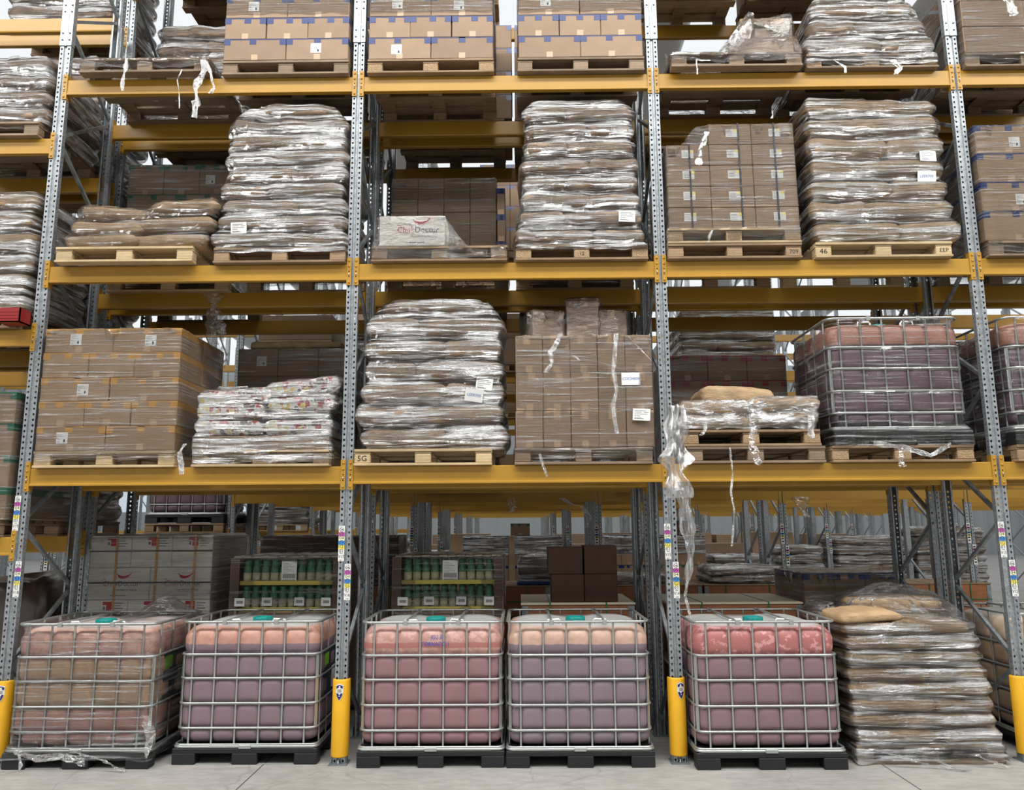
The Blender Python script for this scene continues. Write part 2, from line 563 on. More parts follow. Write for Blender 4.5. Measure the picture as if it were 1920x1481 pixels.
def post_mesh(h):
    mb = MB()
    n = int(h / 0.05)
    X = Vector((1, 0, 0))
    holed(mb, (-.052, 0, 0), X, .036, .05, n, HOLE)
    holed(mb, (.016, 0, 0), X, .036, .05, n, HOLE)
    for a in (-1, 1):
        holed(mb, (a * .052, 0, 0), Vector((0, 1, 0)), .05, .05, n, ROUND)
        # centre groove walls and rear lips
        mb.add([(a * .016, 0, 0), (a * .009, .012, 0), (a * .009, .012, h), (a * .016, 0, h)], [(0, 1, 2, 3)])
        mb.add([(a * .052, .05, 0), (a * .038, .072, 0), (a * .038, .072, h), (a * .052, .05, h)], [(0, 1, 2, 3)])
        mb.add([(a * .038, .072, 0), (a * .024, .072, 0), (a * .024, .072, h), (a * .038, .072, h)], [(0, 1, 2, 3)])
    mb.add([(-.009, .012, 0), (.009, .012, 0), (.009, .012, h), (-.009, .012, h)], [(0, 1, 2, 3)])
    return mb.build('post', MT['steel'])


H_POST = 8.6
ME_POST = post_mesh(H_POST)


def simple_post(h):
    mb = MB()
    pr = [(-.052, 0), (-.016, 0), (-.009, .012), (.009, .012), (.016, 0), (.052, 0), (.052, .05), (.038, .072), (-.038, .072), (-.052, .05)]
    mb.prism(pr, 0, h, 'z')
    return mb


def foot_mesh():
    mb = MB()
    mb.box(-.075, .075, -.05, .11, 0, .008)
    for a in (-1, 1):
        mb.add([(a * .058, -.012, .008), (a * .058, .07, .008), (a * .058, .07, .09), (a * .058, .01, .09),
                (a * .062, -.012, .008), (a * .062, .07, .008), (a * .062, .07, .09), (a * .062, .01, .09)],
               [(0, 1, 2, 3), (4, 7, 6, 5), (0, 3, 7, 4), (3, 2, 6, 7), (1, 5, 6, 2), (0, 4, 5, 1)])
    mb.lathe([(.011, 0), (.011, .012), (.006, .013), (.006, .03)], 6, c=(0, -.026, .008))
    return mb.build('foot_plate', MT['brace'])


ME_FOOT = foot_mesh()


def splice_mesh():
    mb = MB()
    pr = [(-.058, -.008), (-.016, -.008), (-.009, -.003), (.009, -.003), (.016, -.008), (.058, -.008), (.058, .05), (.053, .05), (.053, -.001), (-.053, -.001), (-.053, .05), (-.058, .05)]
    mb.prism(pr, 0, .78, 'z')
    for a in (-.034, .034):
        for z in (.06, .13, .36, .43, .62, .70):
            mb.lathe([(.0095, 0), (.0095, .006), (.006, .009)], 6, c=(a, -.008, z), axis='y')
    return mb.build('splice_plate', MT['steel'])


ME_SPLICE = splice_mesh()


def brace_mesh(p, q):
    mb = MB()
    mb.tube([p, q], .021, 4)
    return mb.build('brace', MT['brace'])


FZ = [0.77 + 1.2 * k for k in range(7)]
RZ = [0.17 + 1.2 * k for k in range(8)]
ZIG = []
for k in range(7):
    ZIG.append(((0, .06, FZ[k] - .035), (0, .84, RZ[k] + .035)))
    ZIG.append(((0, .06, FZ[k] + .035), (0, .84, RZ[k + 1] - .035)))
ME_BRACE = [brace_mesh(*z) for z in ZIG]
FRAME_D = 0.9


def sticker_mesh(code, right):
    """aisle location strip: coloured level numbers, bay code and arrow"""
    mb = MB()
    w = .026
    mb.quad_xz(-w, w, 0, .30, 0, 0)
    rows = [('06', 0), ('05', 1), ('04', 4), ('03', 2), ('02', 3), ('01', 0)]
    z = .282
    for t, mm in rows:
        if mm:
            mb.quad_xz(-w, w, z - .036, z, -.0006, mm)
        if code:
            mb.text(t, .034, 0, z - .0145, -.0012, 5, wide=1.25)
            mb.quad_xz(-.012, .012, z - .0345, z - .031, -.0012, 5)
        else:
            mb.quad_xz(-.017, .017, z - .025, z - .006, -.0012, 5)
        z -= .0365
    if code:
        mb.text(code, .038, 0, .039, -.0012, 5, wide=.8)
    else:
        mb.quad_xz(-.015, .015, .03, .05, -.0012, 5)
    for az in (.289, .010):
        d = 1 if right else -1
        mb.quad_xz(-.012, .012, az - .001, az + .001, -.0012, 5)
        mb.add([(d * .014, -.0012, az), (d * .005, -.0012, az - .0045), (d * .005, -.0012, az + .0045)], [(0, 1, 2)], 5)
    return mb.build('location_label', [MT['white'], MT['purple'], MT['blue'], MT['lemon'], MT['pale'], MT['ink']])


ME_STK0 = [sticker_mesh(None, False), sticker_mesh(None, True)]

POST_X = [-7.0, -4.2337, -1.4, 1.4, 4.2529, 7.05]


def frame(x, y, label, group, codes=None, zl=1.638, flip=False, detail=True):
    """one upright frame with front post at y (rear post at y + FRAME_D)"""
    r = put('upright_frame', None, None, (x, y, 0), 0, label, 'rack frame', group)
    p = put('post', ME_POST, r)
    q = put('post', ME_POST, r, (0, FRAME_D, 0), math.pi)
    for z in ME_BRACE:
        put('brace', z, r)
    put('foot_plate', ME_FOOT, r)
    put('foot_plate', ME_FOOT, r, (0, FRAME_D, 0), math.pi)
    put('splice_plate', ME_SPLICE, p, (0, 0, 6.51))
    put('splice_plate', ME_SPLICE, q, (0, 0, 6.51))
    if codes:
        for i, c in enumerate(codes):
            me = sticker_mesh(c, bool(i)) if c else ME_STK0[i]
            put('location_label', me, p, ((-.030, .030)[i], -.001, zl if i == 0 else zl - .322 if zl < 1.8 else 1.349))
    return r


def far_frame_mesh(h):
    mb = simple_post(h)
    n = len(mb.v)
    back = [(-v[0], FRAME_D - v[1], v[2]) for v in mb.v]
    fs = list(mb.f)
    mb.add(back, fs)
    for a, b in ZIG:
        if a[2] < h and b[2] < h:
            mb.tube([a, b], .021, 4)
    hs = MB()
    # flat dark quads on the front faces paint the shade of slots
    for i in range(int(h / .05)):
        for cx in (-.034, .034):
            mb.add([(cx + a * .9, -.0015, .025 + i * .05 + b) for a, b in (HOLE[0], HOLE[2], HOLE[4], HOLE[6])], [(3, 2, 1, 0)], 1)
    return mb.build('upright_frame', [MT['steel'], MT['hole_shade']])


def beam_meshes():
    out = []
    for L in (2.695,):
        mb = MB()
        prof = [(0, .022), (0, .148), (.006, .155), (.05, .155), (.05, .012), (.045, 0), (-.004, 0), (-.006, .003), (-.006, .017), (-.003, .020)]
        mb.prism(prof, 0, L, 'x')
        out.append(mb.build('rail', MT['yellow']))
    cn = []
    for s in (1, -1):  # 1: left end (plate on the post to the left)
        mb = MB()
        x0, x1 = (-.041, .003) if s > 0 else (-.003, .041)
        mb.cbox(x0, x1, -.009, -.003, -.048, .212, .002)
        xs = (-.003, .001) if s > 0 else (-.001, .003)
        mb.box(xs[0], xs[1], -.004, .058, -.048, .212)
        cxm = -.021 if s > 0 else .021
        for z in (.183, .13, -.022):
            mb.lathe([(.011, 0), (.0105, .004), (.006, .007), (.002, .0078)], 10, c=(cxm, -.009, z), axis='y')
        for z in (.082, .032):  # flat dark discs paint the shade inside pin holes
            mb.lathe([(.006, 0), (.006, .0006)], 8, 1, c=(cxm, -.009, z), axis='y')
        mb.lathe([(.0075, 0), (.0075, .006), (.004, .009)], 8, 2, c=(cxm, -.009, .054), axis='y')
        cn.append(mb.build('end_connector', [MT['yellow'], MT['hole_shade'], MT['chrome']]))
    return out[0], cn


ME_RAIL, ME_CONN = beam_meshes()


def beam(x0, x1, y, ztop, label, group, back=False):
    """beam between posts centred at x0 and x1; ztop is its upper face"""
    L = x1 - x0 - .105
    r = put('rack_crossbeam', None, None, (x0 + .0525, y, ztop - .155), 0, label, 'rack beam', group)
    a = put('rail', ME_RAIL, r)
    a.scale = (L / 2.695, 1, 1)
    put('end_connector', ME_CONN[0], r)
    put('end_connector', ME_CONN[1], r, (L, 0, 0))
    if back:
        r.location = (x1 - .0525, y, ztop - .155)
        r.rotation_euler = (0, 0, math.pi)
    return r


def guard_mesh():
    mb = MB()
    n = 18
    vs = []
    for rr, zz in ((.066, .062), (.071, .058), (.0735, .066), (.0735, .655), (.071, .667), (.066, .672), (.060, .667)):
        for k in range(n + 1):
            a = math.pi * (1.10 * k / n - 0.05) + math.pi
            vs.append((rr * math.cos(a), rr * math.sin(a) * 1.0, zz))
    fs = []
    for i in range(6):
        for k in range(n):
            b = i * (n + 1)
            fs.append((b + k, b + k + 1, b + n + 2 + k, b + n + 1 + k))
    mb.add(vs, fs, 0, True)
    return mb.build('post_guard', MT['guard'])


def shield_mesh():
    mb = MB()

    def cyl(x, z, e):
        return (x, -math.sqrt(max(0, (.0735 + e) ** 2 - x * x)), z)

    def shape(s, e, m):
        outl = [(-.024, .046), (0, .056), (.024, .046), (.024, .0), (.016, -.03), (0, -.056), (-.016, -.03), (-.024, .0)]
        mb.add([cyl(a * s * 1.3, b * s * 1.25, e) for a, b in outl] + [cyl(0, 0, e)], [(i, (i + 1) % 8, 8) for i in range(8)], m)

    shape(1.0, .003, 0)
    for m, z0, z1 in ((1, .026, .042), (1, -.048, -.006)):
        e = .0062
        if z0 > 0:
            q = [(-.020, z0), (-.020, .040), (0, .049), (.020, .040), (.020, z0)]
        else:
            q = [(-.020, z1), (.020, z1), (.013, -.028), (0, z0), (-.013, -.028)]
        mb.add([cyl(a * 1.35, b * 1.25, e) for a, b in q], [list(range(len(q)))], m)
    for z in (.018, .010, .002):
        mb.add([cyl(a, b, .0066) for a, b in ((-.018, z), (.018, z), (.018, z + .003), (-.018, z + .003))], [(0, 1, 2, 3)], 2)
    mb.add([cyl(a, b, .0078) for a, b in ((-.014, .031), (.014, .031), (.014, .036), (-.014, .036))], [(0, 1, 2, 3)], 0)
    mb.add([cyl(a, b, .0078) for a, b in ((-.006, -.032), (.006, -.032), (.006, -.026), (-.006, -.026))], [(0, 1, 2, 3)], 0)
    return mb.build('shield_sticker', [MT['white'], MT['navy'], MT['grey_ink']])


ME_GUARD, ME_SHIELD = guard_mesh(), shield_mesh()


# ---------------------------------------------------------------- pallets
def pallet_parts(mat, D=1.0, seed=0):
    rnd = random.Random(seed)
    ds, bl, bo, st = MB(), MB(), MB(), MB()
    n = 6
    ws = [.145, .10, .145, .10, .145, .145]
    gap = (D - sum(ws)) / (n - 1)
    y = 0
    for w in ws:
        z = .122 + rnd.uniform(-.001, .001)
        ds.cbox(-.6 + rnd.uniform(-.004, .004), .6 + rnd.uniform(-.004, .004), y, y + w, z, .144, .002)
        y += w + gap
    for x in (-.6, -.0725, .455):
        st.cbox(x, x + .145, 0.012, D - .012, .1005, .1215, .003)
    bl.cbox(-.07, .07, -.05, .05, -.0385, .0385, .006)
    bo.cbox(-.6, .6, -.004, .1, 0, .0215, .003)
    return [(ds, 'deck'), (st, 'stringers'), (bl, 'block'), (bo, 'bottom_board')], D


def pallet_meshes(mkey, seed):
    ps, D = pallet_parts(None, 1.0, seed)
    return {n: mb.build(n, MT['chip' if n == 'block' and seed == 2 else mkey]) for mb, n in ps}


PAL = {k: [pallet_meshes(k, s) for s in (1, 2)] for k in ('wood_light', 'wood_mid', 'wood_old')}


def pallet(x, y, z, key, label, group='timber pallets', rz=0.0, marks=(), sub=0, w=1.2):
    P = PAL[key][sub % 2]
    r = put('timber_pallet', None, None, (x, y, z), rz, label, 'pallet', group)
    s = w / 1.2
    r.scale = (s, 1, 1)
    put('deck', P['deck'], r)
    put('deck_stringers', P['stringers'], r)
    for iy, yy in enumerate((.053, .5, .947)):
        put('bottom_board', P['bottom_board'], r, (0, (0, .45, .9)[iy], 0))
        for ix, xx in enumerate((-.528, 0, .528)):
            b = put('block', P['block'], r, (xx, yy + (.006 if iy == 0 else 0), .061))
            if iy == 0:
                for mi, txt, size in marks:
                    if mi == ix:
                        mb = MB()
                        mb.text(txt, size, 0, 0, -.0515, 0)
                        put('stencil_mark', mb.build('stencil_mark', MT['ink']), b)
    return r


# ---------------------------------------------------------------- cartons
_CART = {}


def carton_parts(w, d, h, mkey, tape, lab, tabs):
    """meshes of a carton: body, tapes, paper label; front face at y=0"""
    k = (round(w, 3), round(d, 3), round(h, 3), mkey, tape, lab, tabs)
    if k in _CART:
        return _CART[k]
    mb = MB()
    mb.cbox(-w / 2, w / 2, 0, d, 0, h, .006)
    mb.box(-w / 2 + .006, w / 2 - .006, d * .5 - .002, d * .5 + .002, h, h + .0006)
    parts = [('carton', mb.build('carton', MT[mkey]))]
    if tape:
        tm = MT['tape_' + tape]
        tw = .032 if tape != 'clear' else .03

        def strip(px, drop, wd, low=False):
            b = MB()
            if low:
                b.box(px - wd, px + wd, -.0012, .001, 0.002, drop)
            else:
                b.box(px - wd, px + wd, -.0012, .001, h - drop, h + .001)
                b.box(px - wd, px + wd, -.0012, d * .98, h - .001, h + .0014)
            parts.append(('tape_strip', b.build('tape_strip', tm)))

        strip(0.0 + .02 * (len(_CART) % 3 - 1), .055 if tape != 'clear' else .08, tw)
        if tabs:
            for s in (-1, 1):
                b = MB()
                b.box(s * (w / 2 - .03) - .03, s * (w / 2 - .03) + .0305, -.0014, .001, h - .06, h + .0016)
                b.box(s * (w / 2 - .0005) - .001, s * (w / 2 - .0005) + .001, -.0014, d, h - .06, h + .0016)
                parts.append(('corner_tape', b.build('corner_tape', tm)))
            b = MB()
            b.box(-w / 2, w / 2, -.0012, .001, h - .008, h + .0012)
            parts.append(('edge_tape', b.build('edge_tape', tm)))
        b = MB()
        b.box(-.03, .03, -.0012, .001, .004, .06)
        parts.append(('flap_tape', b.build('flap_tape', MT['tape_clear'])))
    if lab:
        parts.append(('paper_label', label_mesh(0)))
    _CART[k] = parts
    return parts


_LAB = {}


def label_mesh(kind):
    if kind in _LAB:
        return _LAB[kind]
    b = MB()
    if kind == 0:      # square carton label
        b.quad_xz(-.05, .05, -.05, .05, -.0022, 0)
        for i, (z, l) in enumerate(((.032, .05), (.022, .03), (.012, .06), (-.012, .03), (-.03, .022), (-.038, .03))):
            b.quad_xz(-.042, -.042 + l, z - .0018, z + .0018, -.003, 2)
        b.quad_xz(.014, .028, -.038, -.012, -.003, 1)
        b.quad_xz(-.042, -.03, -.008, .0, -.003, 2)
    elif kind == 1:    # pale yellow corner label on strapped boxes
        b.quad_xz(-.055, .055, -.04, .04, -.0022, 0)
        b.quad_xz(.02, .052, .012, .036, -.003, 3)
        for z in (.022, .008, -.008, -.022):
            b.quad_xz(-.045, .008, z - .002, z + .002, -.003, 2)
    elif kind == 2:    # tall despatch label with barcodes
        b.quad_xz(-.075, .075, -.115, .115, -.0022, 0)
        for i in range(7):
            b.quad_xz(-.06, -.06 + (.05 + .03 * (i % 3)), .09 - i * .015, .094 - i * .015, -.003, 2)
        for zz in (-.03, -.085):
            x = -.062
            i = 0
            while x < .06:
                wd = (.003, .006, .002, .005, .004)[i % 5]
                b.quad_xz(x, x + wd, zz - .022, zz + .022, -.003, 1)
                x += wd + .0035
                i += 1
    elif kind == 3:    # small barcode label
        b.quad_xz(-.05, .05, -.04, .04, -.0022, 0)
        for i in range(11):
            b.quad_xz(-.03 + i * .006, -.0275 + i * .006 + (.0015 if i % 3 else 0), -.014, .014, -.003, 1)
    elif kind == 4:    # plain A5 sheet with small print
        b.quad_xz(-.075, .075, -.052, .052, -.0022, 0)
        for i, (z, a, c) in enumerate(((.034, -.06, .04), (.02, -.06, .0), (.02, .02, .06), (.004, -.06, .05), (-.012, -.06, -.01), (-.03, -.06, .0), (-.036, -.06, .02))):
            b.quad_xz(a, c, z - .003, z + .003, -.003, 2)
    _LAB[kind] = b.build('paper_label', [MT['white'], MT['ink'], MT['print_grey'], MT['lemon']])
    return _LAB[kind]


def carton(x, y, z, w, d, h, label, mkey='card', tape=None, lab=None, tabs=True, group=None, rz=0.0, lk=0):
    """carton with its front face at y"""
    ps = carton_parts(w, d, h, mkey, tape, bool(lab), tabs)
    r = put('carton', ps[0][1], None, (x, y, z), rz, label, 'box', group)
    for n, me in ps[1:]:
        if n == 'paper_label':
            put(n, label_mesh(lk), r, (lab[0] * w, 0, lab[1] * h))
        else:
            put(n, me, r)
    return r


ORD = ['bottom', 'second', 'third', 'fourth', 'fifth', 'sixth', 'seventh', 'eighth', 'ninth', 'tenth']


def row_word(i, n):
    return 'top row' if i == n - 1 else 'bottom row' if i == 0 else ORD[i] + ' row up'


def col_word(i, n):
    if n == 1:
        return 'middle'
    if n == 2:
        return ('left', 'right')[i]
    if n == 3:
        return ('left', 'centre', 'right')[i]
    return 'leftmost' if i == 0 else 'rightmost' if i == n - 1 else ('second', 'third', 'fourth', 'fifth')[i - 1] + ' from left'


def carton_stack(x0, x1, y, z, rows, D, where, style, group, labs=(), depth_rows=2, gap=.004, lk=0, jit=.006, seed=3):
    """rows: list of (count, height) from the bottom; returns the cartons"""
    rnd = random.Random(seed)
    out = []
    n = len(rows)
    for ri, (cnt, h) in enumerate(rows):
        w = (x1 - x0) / cnt
        for dr in range(depth_rows):
            d = D / depth_rows
            for ci in range(cnt):
                lab = None
                for (lr, lc, lx, lz) in labs:
                    if lr == ri and lc == ci and dr == 0:
                        lab = (lx, lz)
                what = style.get('word', 'brown carton')
                if lab:
                    what += ' with white label'
                lb = f"{what}, {row_word(ri, n)}, {col_word(ci, cnt)}, {'rear half of ' if dr else ''}{where}"
                out.append(carton(x0 + w * (ci + .5) + rnd.uniform(-jit, jit) * .5, y + dr * d + (rnd.uniform(0, jit) if dr == 0 else 0), z,
                                  w - gap, d - gap - (jit if dr == 0 else 0), h - .002, lb, style.get('mat', 'card'), style.get('tape'), lab, style.get('tabs', True), group, lk=lk))
        z += h
    return out


# ---------------------------------------------------------------- sacks
def sack_mesh(w, d, h, seed, mkey, e1=.56, e2=.17, lump=.024):
    nu, nv = 56, 22
    sg = lambda v, e: math.copysign(abs(v) ** e, v)
    vs = []
    off = Vector((seed * 7.3, seed * 3.1, seed * 1.7))
    for j in range(nv + 1):
        et = math.pi * (j / nv - .5)
        for i in range(nu):
            om = 2 * math.pi * i / nu
            # push samples toward the faces so corners stay round but even
            x = w / 2 * sg(math.cos(et), e1) * sg(math.cos(om), e2)
            y = d / 2 * sg(math.cos(et), e1) * sg(math.sin(om), e2)
            z = h / 2 * sg(math.sin(et), e1 * 1.05)
            p = Vector((x, y, z))
            q = p * 5.0 + off
            k = noise.noise(q) * lump + noise.noise(Vector((p.x * 16, p.y * 10, p.z * 24)) + off) * lump * .38
            edge = (abs(x) / (w / 2)) ** 4
            k += math.sin(y * 55 + seed) * .006 * edge + math.sin(z * 70 + seed * 2) * .004 * edge
            nn = Vector((x / w, y / d, z / h * 1.2)).normalized()
            p += nn * k
            # seam pinch at the short ends
            if edge > .5:
                p.z *= 1 - .25 * (edge - .5)
            vs.append(p)
    fs = [(j * nu + i, j * nu + (i + 1) % nu, (j + 1) * nu + (i + 1) % nu, (j + 1) * nu + i) for j in range(nv) for i in range(nu)]
    mb = MB().add(vs, fs, 0, True)
    return mb.build('sack', MT[mkey])


_SACK = {}


def sack(x, y, z, w, d, h, label, seed=0, mkey='kraft_grey', group=None, rz=0.0, rot=None, **kw):
    k = (round(w, 2), round(d, 2), round(h, 2), seed % 4, mkey)
    if k not in _SACK:
        _SACK[k] = sack_mesh(w, d, h, seed % 4 + 1, mkey, **kw)
    return put('sack', _SACK[k], None, (x, y, z), rz, label, 'sack', group, rot=rot)


def sack_stack(x0, x1, y0, y1, z, lays, where, group, mkey='kraft_grey', seed=1, word='brown sack', top=None, over=1.10, deep=True, crown=False):
    """lays: list of layer heights from the bottom. top: (x0,x1) at the topmost layer"""
    rnd = random.Random(seed)
    out = []
    n = len(lays)
    for li, h in enumerate(lays):
        t = li / max(1, n - 1)
        a, b = x0, x1
        if top:
            a, b = x0 + (top[0] - x0) * t, x1 + (top[1] - x1) * t
        a += rnd.uniform(-.025, .015)
        b += rnd.uniform(-.015, .025)
        W_, D_ = b - a, y1 - y0
        fr = [.6, .4] if li % 2 == 0 else [.38, .62]
        names = ('left', 'right')
        if crown and li == n - 1:
            lb = f'domed {word} crowning {where}'
            out.append(sack((a + b) / 2, (y0 + y1) / 2, z + h * .62, round(W_ * .9, 2), round(D_ * .9, 2), round(h * 1.35, 2), lb, seed, mkey, group, e1=.85, e2=.5))
            break
        for row in ((0,) if deep else (0, 1)):
            f = fr if row == 0 else fr[::-1]
            xx = a
            for ci, q in enumerate(f):
                w = W_ * q
                d = D_ if deep else D_ * .5
                hh = h * over
                lb = f"{word}, {ORD[li] if li < n - 1 else 'topmost'} layer, {names[ci]}{'' if deep else (' front', ' rear')[row]} of {where}"
                out.append(sack(xx + w / 2, y0 + d * (row + .5) + rnd.uniform(-.012, .012), z + h / 2, round(w * 1.06 / .04) * .04, round(d * 1.0 / .04) * .04 + .01, round(hh / .02) * .02,
                                lb, rnd.randrange(4), mkey, group, rz=rnd.uniform(-.03, .03) + (math.pi if rnd.random() < .5 else 0)))
                xx += w
        z += h
    return out


# ---------------------------------------------------------------- stretch film and loose tails
def gather(objs):
    bpy.context.view_layer.update()
    vs, fs = [], []
    stack = list(objs)
    while stack:
        o = stack.pop()
        stack += list(o.children)
        if o.type != 'MESH':
            continue
        n = len(vs)
        mw = o.matrix_world
        vs += [mw @ v.co for v in o.data.vertices]
        fs += [[i + n for i in p.vertices] for p in o.data.polygons]
    return BVHTree.FromPolygons(vs, fs), vs


def ribbon(path, width, seed=0, nf=7, amp=1.0, mkey='film_white', spread=None, rip=.22, axis=Vector((1, 0, 0))):
    """crumpled strip of film along a path"""
    rnd = random.Random(seed)
    P = [Vector(p) for p in path]
    # resample
    pts = []
    for a, b in zip(P, P[1:]):
        k = max(2, int((b - a).length / .012))
        pts += [a.lerp(b, i / k) for i in range(k)]
    pts.append(P[-1])
    N = len(pts)
    vs = []
    ph = [rnd.uniform(0, 6) for _ in range(nf + 1)]
    for i, p in enumerate(pts):
        t = i / max(1, N - 1)
        w = width * (.85 + .55 * noise.noise(Vector((t * 6, seed, 0))))
        if spread:
            w *= spread[0] + (spread[1] - spread[0]) * t
        tw = noise.noise(Vector((t * 3.0, seed * 3.7, 1.3))) * 1.6
        ax = axis * math.cos(tw) + Vector((0, 1, 0)) * math.sin(tw) * .7
        for k in range(nf + 1):
            s = (k / nf - .5) * w
            z = amp * w / nf * math.sin(ph[k] + t * (N * rip * .55) + k * 2.4) + noise.noise(Vector((k * .9, t * N * rip, seed))) * w * .55
            vs.append(p + ax * s + Vector((noise.noise(Vector((i * .11, k, seed))) * w * .12, -abs(z), 0)))
    fs = [(i * (nf + 1) + k, i * (nf + 1) + k + 1, (i + 1) * (nf + 1) + k + 1, (i + 1) * (nf + 1) + k) for i in range(N - 1) for k in range(nf)]
    return MB().add(vs, fs, 0, True).build('film_tail', MT[mkey])


def film(objs, label, z0=None, ztop=None, slope=.5, mkey='film_sack', name='stretch_wrap', tails=(), amp=.004, seed=0, topcap=True, res=.04, group='stretch wrap', off=.007, skirt=0.0, floor_z=None, cut=None, flare=0.0, drop=1.3):
    bvh, vs = gather(objs)
    xs, ys, zs = [v.x for v in vs], [v.y for v in vs], [v.z for v in vs]
    bx0, bx1, by0, by1, bz1 = min(xs), max(xs), min(ys), max(ys), max(zs)
    bz0 = min(zs) if z0 is None else z0
    if ztop is not None:
        bz1 = ztop
    cx, cy = (bx0 + bx1) / 2, (by0 + by1) / 2
    hw, hd = (bx1 - bx0) / 2, (by1 - by0) / 2
    # perimeter directions
    per = []
    nx, ny = max(8, int(2 * hw / res)), max(8, int(2 * hd / res))
    for i in range(nx):
        per.append((-1 + 2 * i / nx, -1))
    for i in range(ny):
        per.append((1, -1 + 2 * i / ny))
    for i in range(nx):
        per.append((1 - 2 * i / nx, 1))
    for i in range(ny):
        per.append((-1, 1 - 2 * i / ny))
    U = len(per)
    nv = max(6, int((bz1 - bz0) / .03))
    R = [[None] * (nv + 1) for _ in range(U)]
    dirs = []
    for u, (a, b) in enumerate(per):
        inner = Vector((cx + a * hw * .55, cy + b * hd * .55, 0))
        outer = Vector((cx + a * (hw + .3), cy + b * (hd + .3), 0))
        # round the corner
        d = (outer - inner)
        L = d.length
        d.normalize()
        dirs.append((inner, d, L))
    # local height of the load along the perimeter, spanned by sloping film
    top = []
    for u in range(U):
        inner, d, L = dirs[u]
        zt = bz0 + .04
        for k in range(int((bz1 - bz0) / .03) + 1):
            zq = bz1 - .015 - .03 * k
            if zq < zt:
                break
            o = inner + d * L
            o.z = zq
            if bvh.ray_cast(o, -d, L)[0] is not None:
                zt = zq
                break
        top.append(zt)
    if ztop is not None:
        top = [bz1 - .02] * U
    stp = 2 * (hw + hd) * 2 / U
    span = int(1.2 / stp)
    TOP = [max(top[(u + q) % U] - drop * abs(q) * stp for q in range(-span, span + 1)) for u in range(U)]
    for u in range(U):
        inner, d, L = dirs[u]
        for v in range(nv + 1):
            o = inner + d * L
            o.z = bz0 + (TOP[u] - bz0) * v / nv
            hit = bvh.ray_cast(o, -d, L)
            if hit[0] is not None:
                R[u][v] = L - hit[3]
    # fill gaps
    for u in range(U):
        known = [v for v in range(nv + 1) if R[u][v] is not None]
        if not known:
            R[u] = [None] * (nv + 1)
            continue
        for v in range(nv + 1):
            if R[u][v] is None:
                k = min(known, key=lambda q: abs(q - v))
                R[u][v] = R[u][k] - .012 * min(3, abs(k - v))
    good = [u for u in range(U) if R[u][0] is not None]
    for u in range(U):
        if R[u][0] is None:
            k = min(good, key=lambda q: min(abs(q - u), U - abs(q - u)))
            R[u] = list(R[k])
    # bridge hollows: film spans between bulges
    dz = (bz1 - bz0) / nv
    G = []
    for u in range(U):
        row = []
        for v in range(nv + 1):
            best = -9
            for k in range(-6, 7):
                q = v + k
                if 0 <= q <= nv:
                    best = max(best, R[u][q] - slope * abs(k) * dz)
            row.append(best)
        G.append(row)
    H_ = []
    for u in range(U):
        row = []
        for v in range(nv + 1):
            g = max(G[(u + q) % U][v] - .010 * abs(q) for q in range(-3, 4))
            row.append(g)
        H_.append(row)
    verts, faces = [], []
    for v in range(nv + 1):
        for u in range(U):
            z = bz0 + (TOP[u] + .006 - bz0) * v / nv
            inner, d, L = dirs[u]
            rr = H_[u][v] + off + amp * noise.noise(Vector((u * .25 + seed, v * 1.3, seed))) + amp * .7 * noise.noise(Vector((u * .08, v * 2.9, seed + 5)))
            if flare and v < 4:
                rr += flare * (4 - v) / 4 * (0.4 + noise.noise(Vector((u * .3, seed, 2))))
            p = inner + d * rr
            zz = z + (.02 * noise.noise(Vector((u * .22, seed, 9))) if v == 0 else 0)
            verts.append((p.x, p.y, zz))
    for v in range(nv):
        for u in range(U):
            if cut and cut(verts[v * U + u]):
                continue
            faces.append((v * U + u, v * U + (u + 1) % U, (v + 1) * U + (u + 1) % U, (v + 1) * U + u))
    if topcap:
        base = nv * U
        prev = [verts[base + u] for u in range(U)]
        rings = [.985, .955, .9, .82, .72, .6, .46, .3, .14]
        last = base
        zs_prev = [p[2] for p in prev]
        for s in rings:
            st = len(verts)
            for u in range(U):
                px, py = cx + (prev[u][0] - cx) * s, cy + (prev[u][1] - cy) * s
                hit = bvh.ray_cast(Vector((px, py, bz1 + 1)), Vector((0, 0, -1)), 1 + (bz1 - bz0))
                z = hit[0].z + off if hit[0] is not None else zs_prev[u] - .03
                z = max(z, zs_prev[u] - (.10 if s > .9 else .06))
                z = min(z, zs_prev[u] + .06) if s > .95 else z
                z += amp * noise.noise(Vector((px * 9, py * 9, seed)))
                zs_prev[u] = z
                verts.append((px, py, z))
            for u in range(U):
                faces.append((last + u, last + (u + 1) % U, st + (u + 1) % U, st + u))
            last = st
        faces.append([last + u for u in range(U)])
    me = MB().add(verts, faces, 0, True).build(name, MT[mkey])
    r = put(name, me, None, (0, 0, 0), 0, label, 'plastic wrap', group)
    for i, (path, w, kw) in enumerate(tails):
        put('film_tail', ribbon(path, w, seed * 5 + i, **kw), r)
    return r


def stick(wrap, o, x, z):
    """fix a paper slip to the front of a wrap"""
    bpy.context.view_layer.update()
    bvh, _ = gather([wrap])
    pts = []
    for dx, dz in ((-.05, 0), (.05, 0), (0, .035), (0, -.035)):
        h = bvh.ray_cast(Vector((x + dx, -3, z + dz)), Vector((0, 1, 0)))
        pts.append(h[0].y if h[0] else None)
    q = [p for p in pts if p is not None] or [o.location.y]
    pts = [p if p is not None else q[0] for p in pts]
    rz = math.atan2(pts[1] - pts[0], .1)
    tilt = -math.atan2(pts[2] - pts[3], .07)
    o.parent = wrap
    o.location = (x, min(q) - .004, z)
    o.rotation_euler = (max(-.5, min(.5, tilt)) * .8, o.rotation_euler[1], max(-.4, min(.4, rz)))
    for k in ('category', 'group'):
        if k in o.keys():
            del o[k]


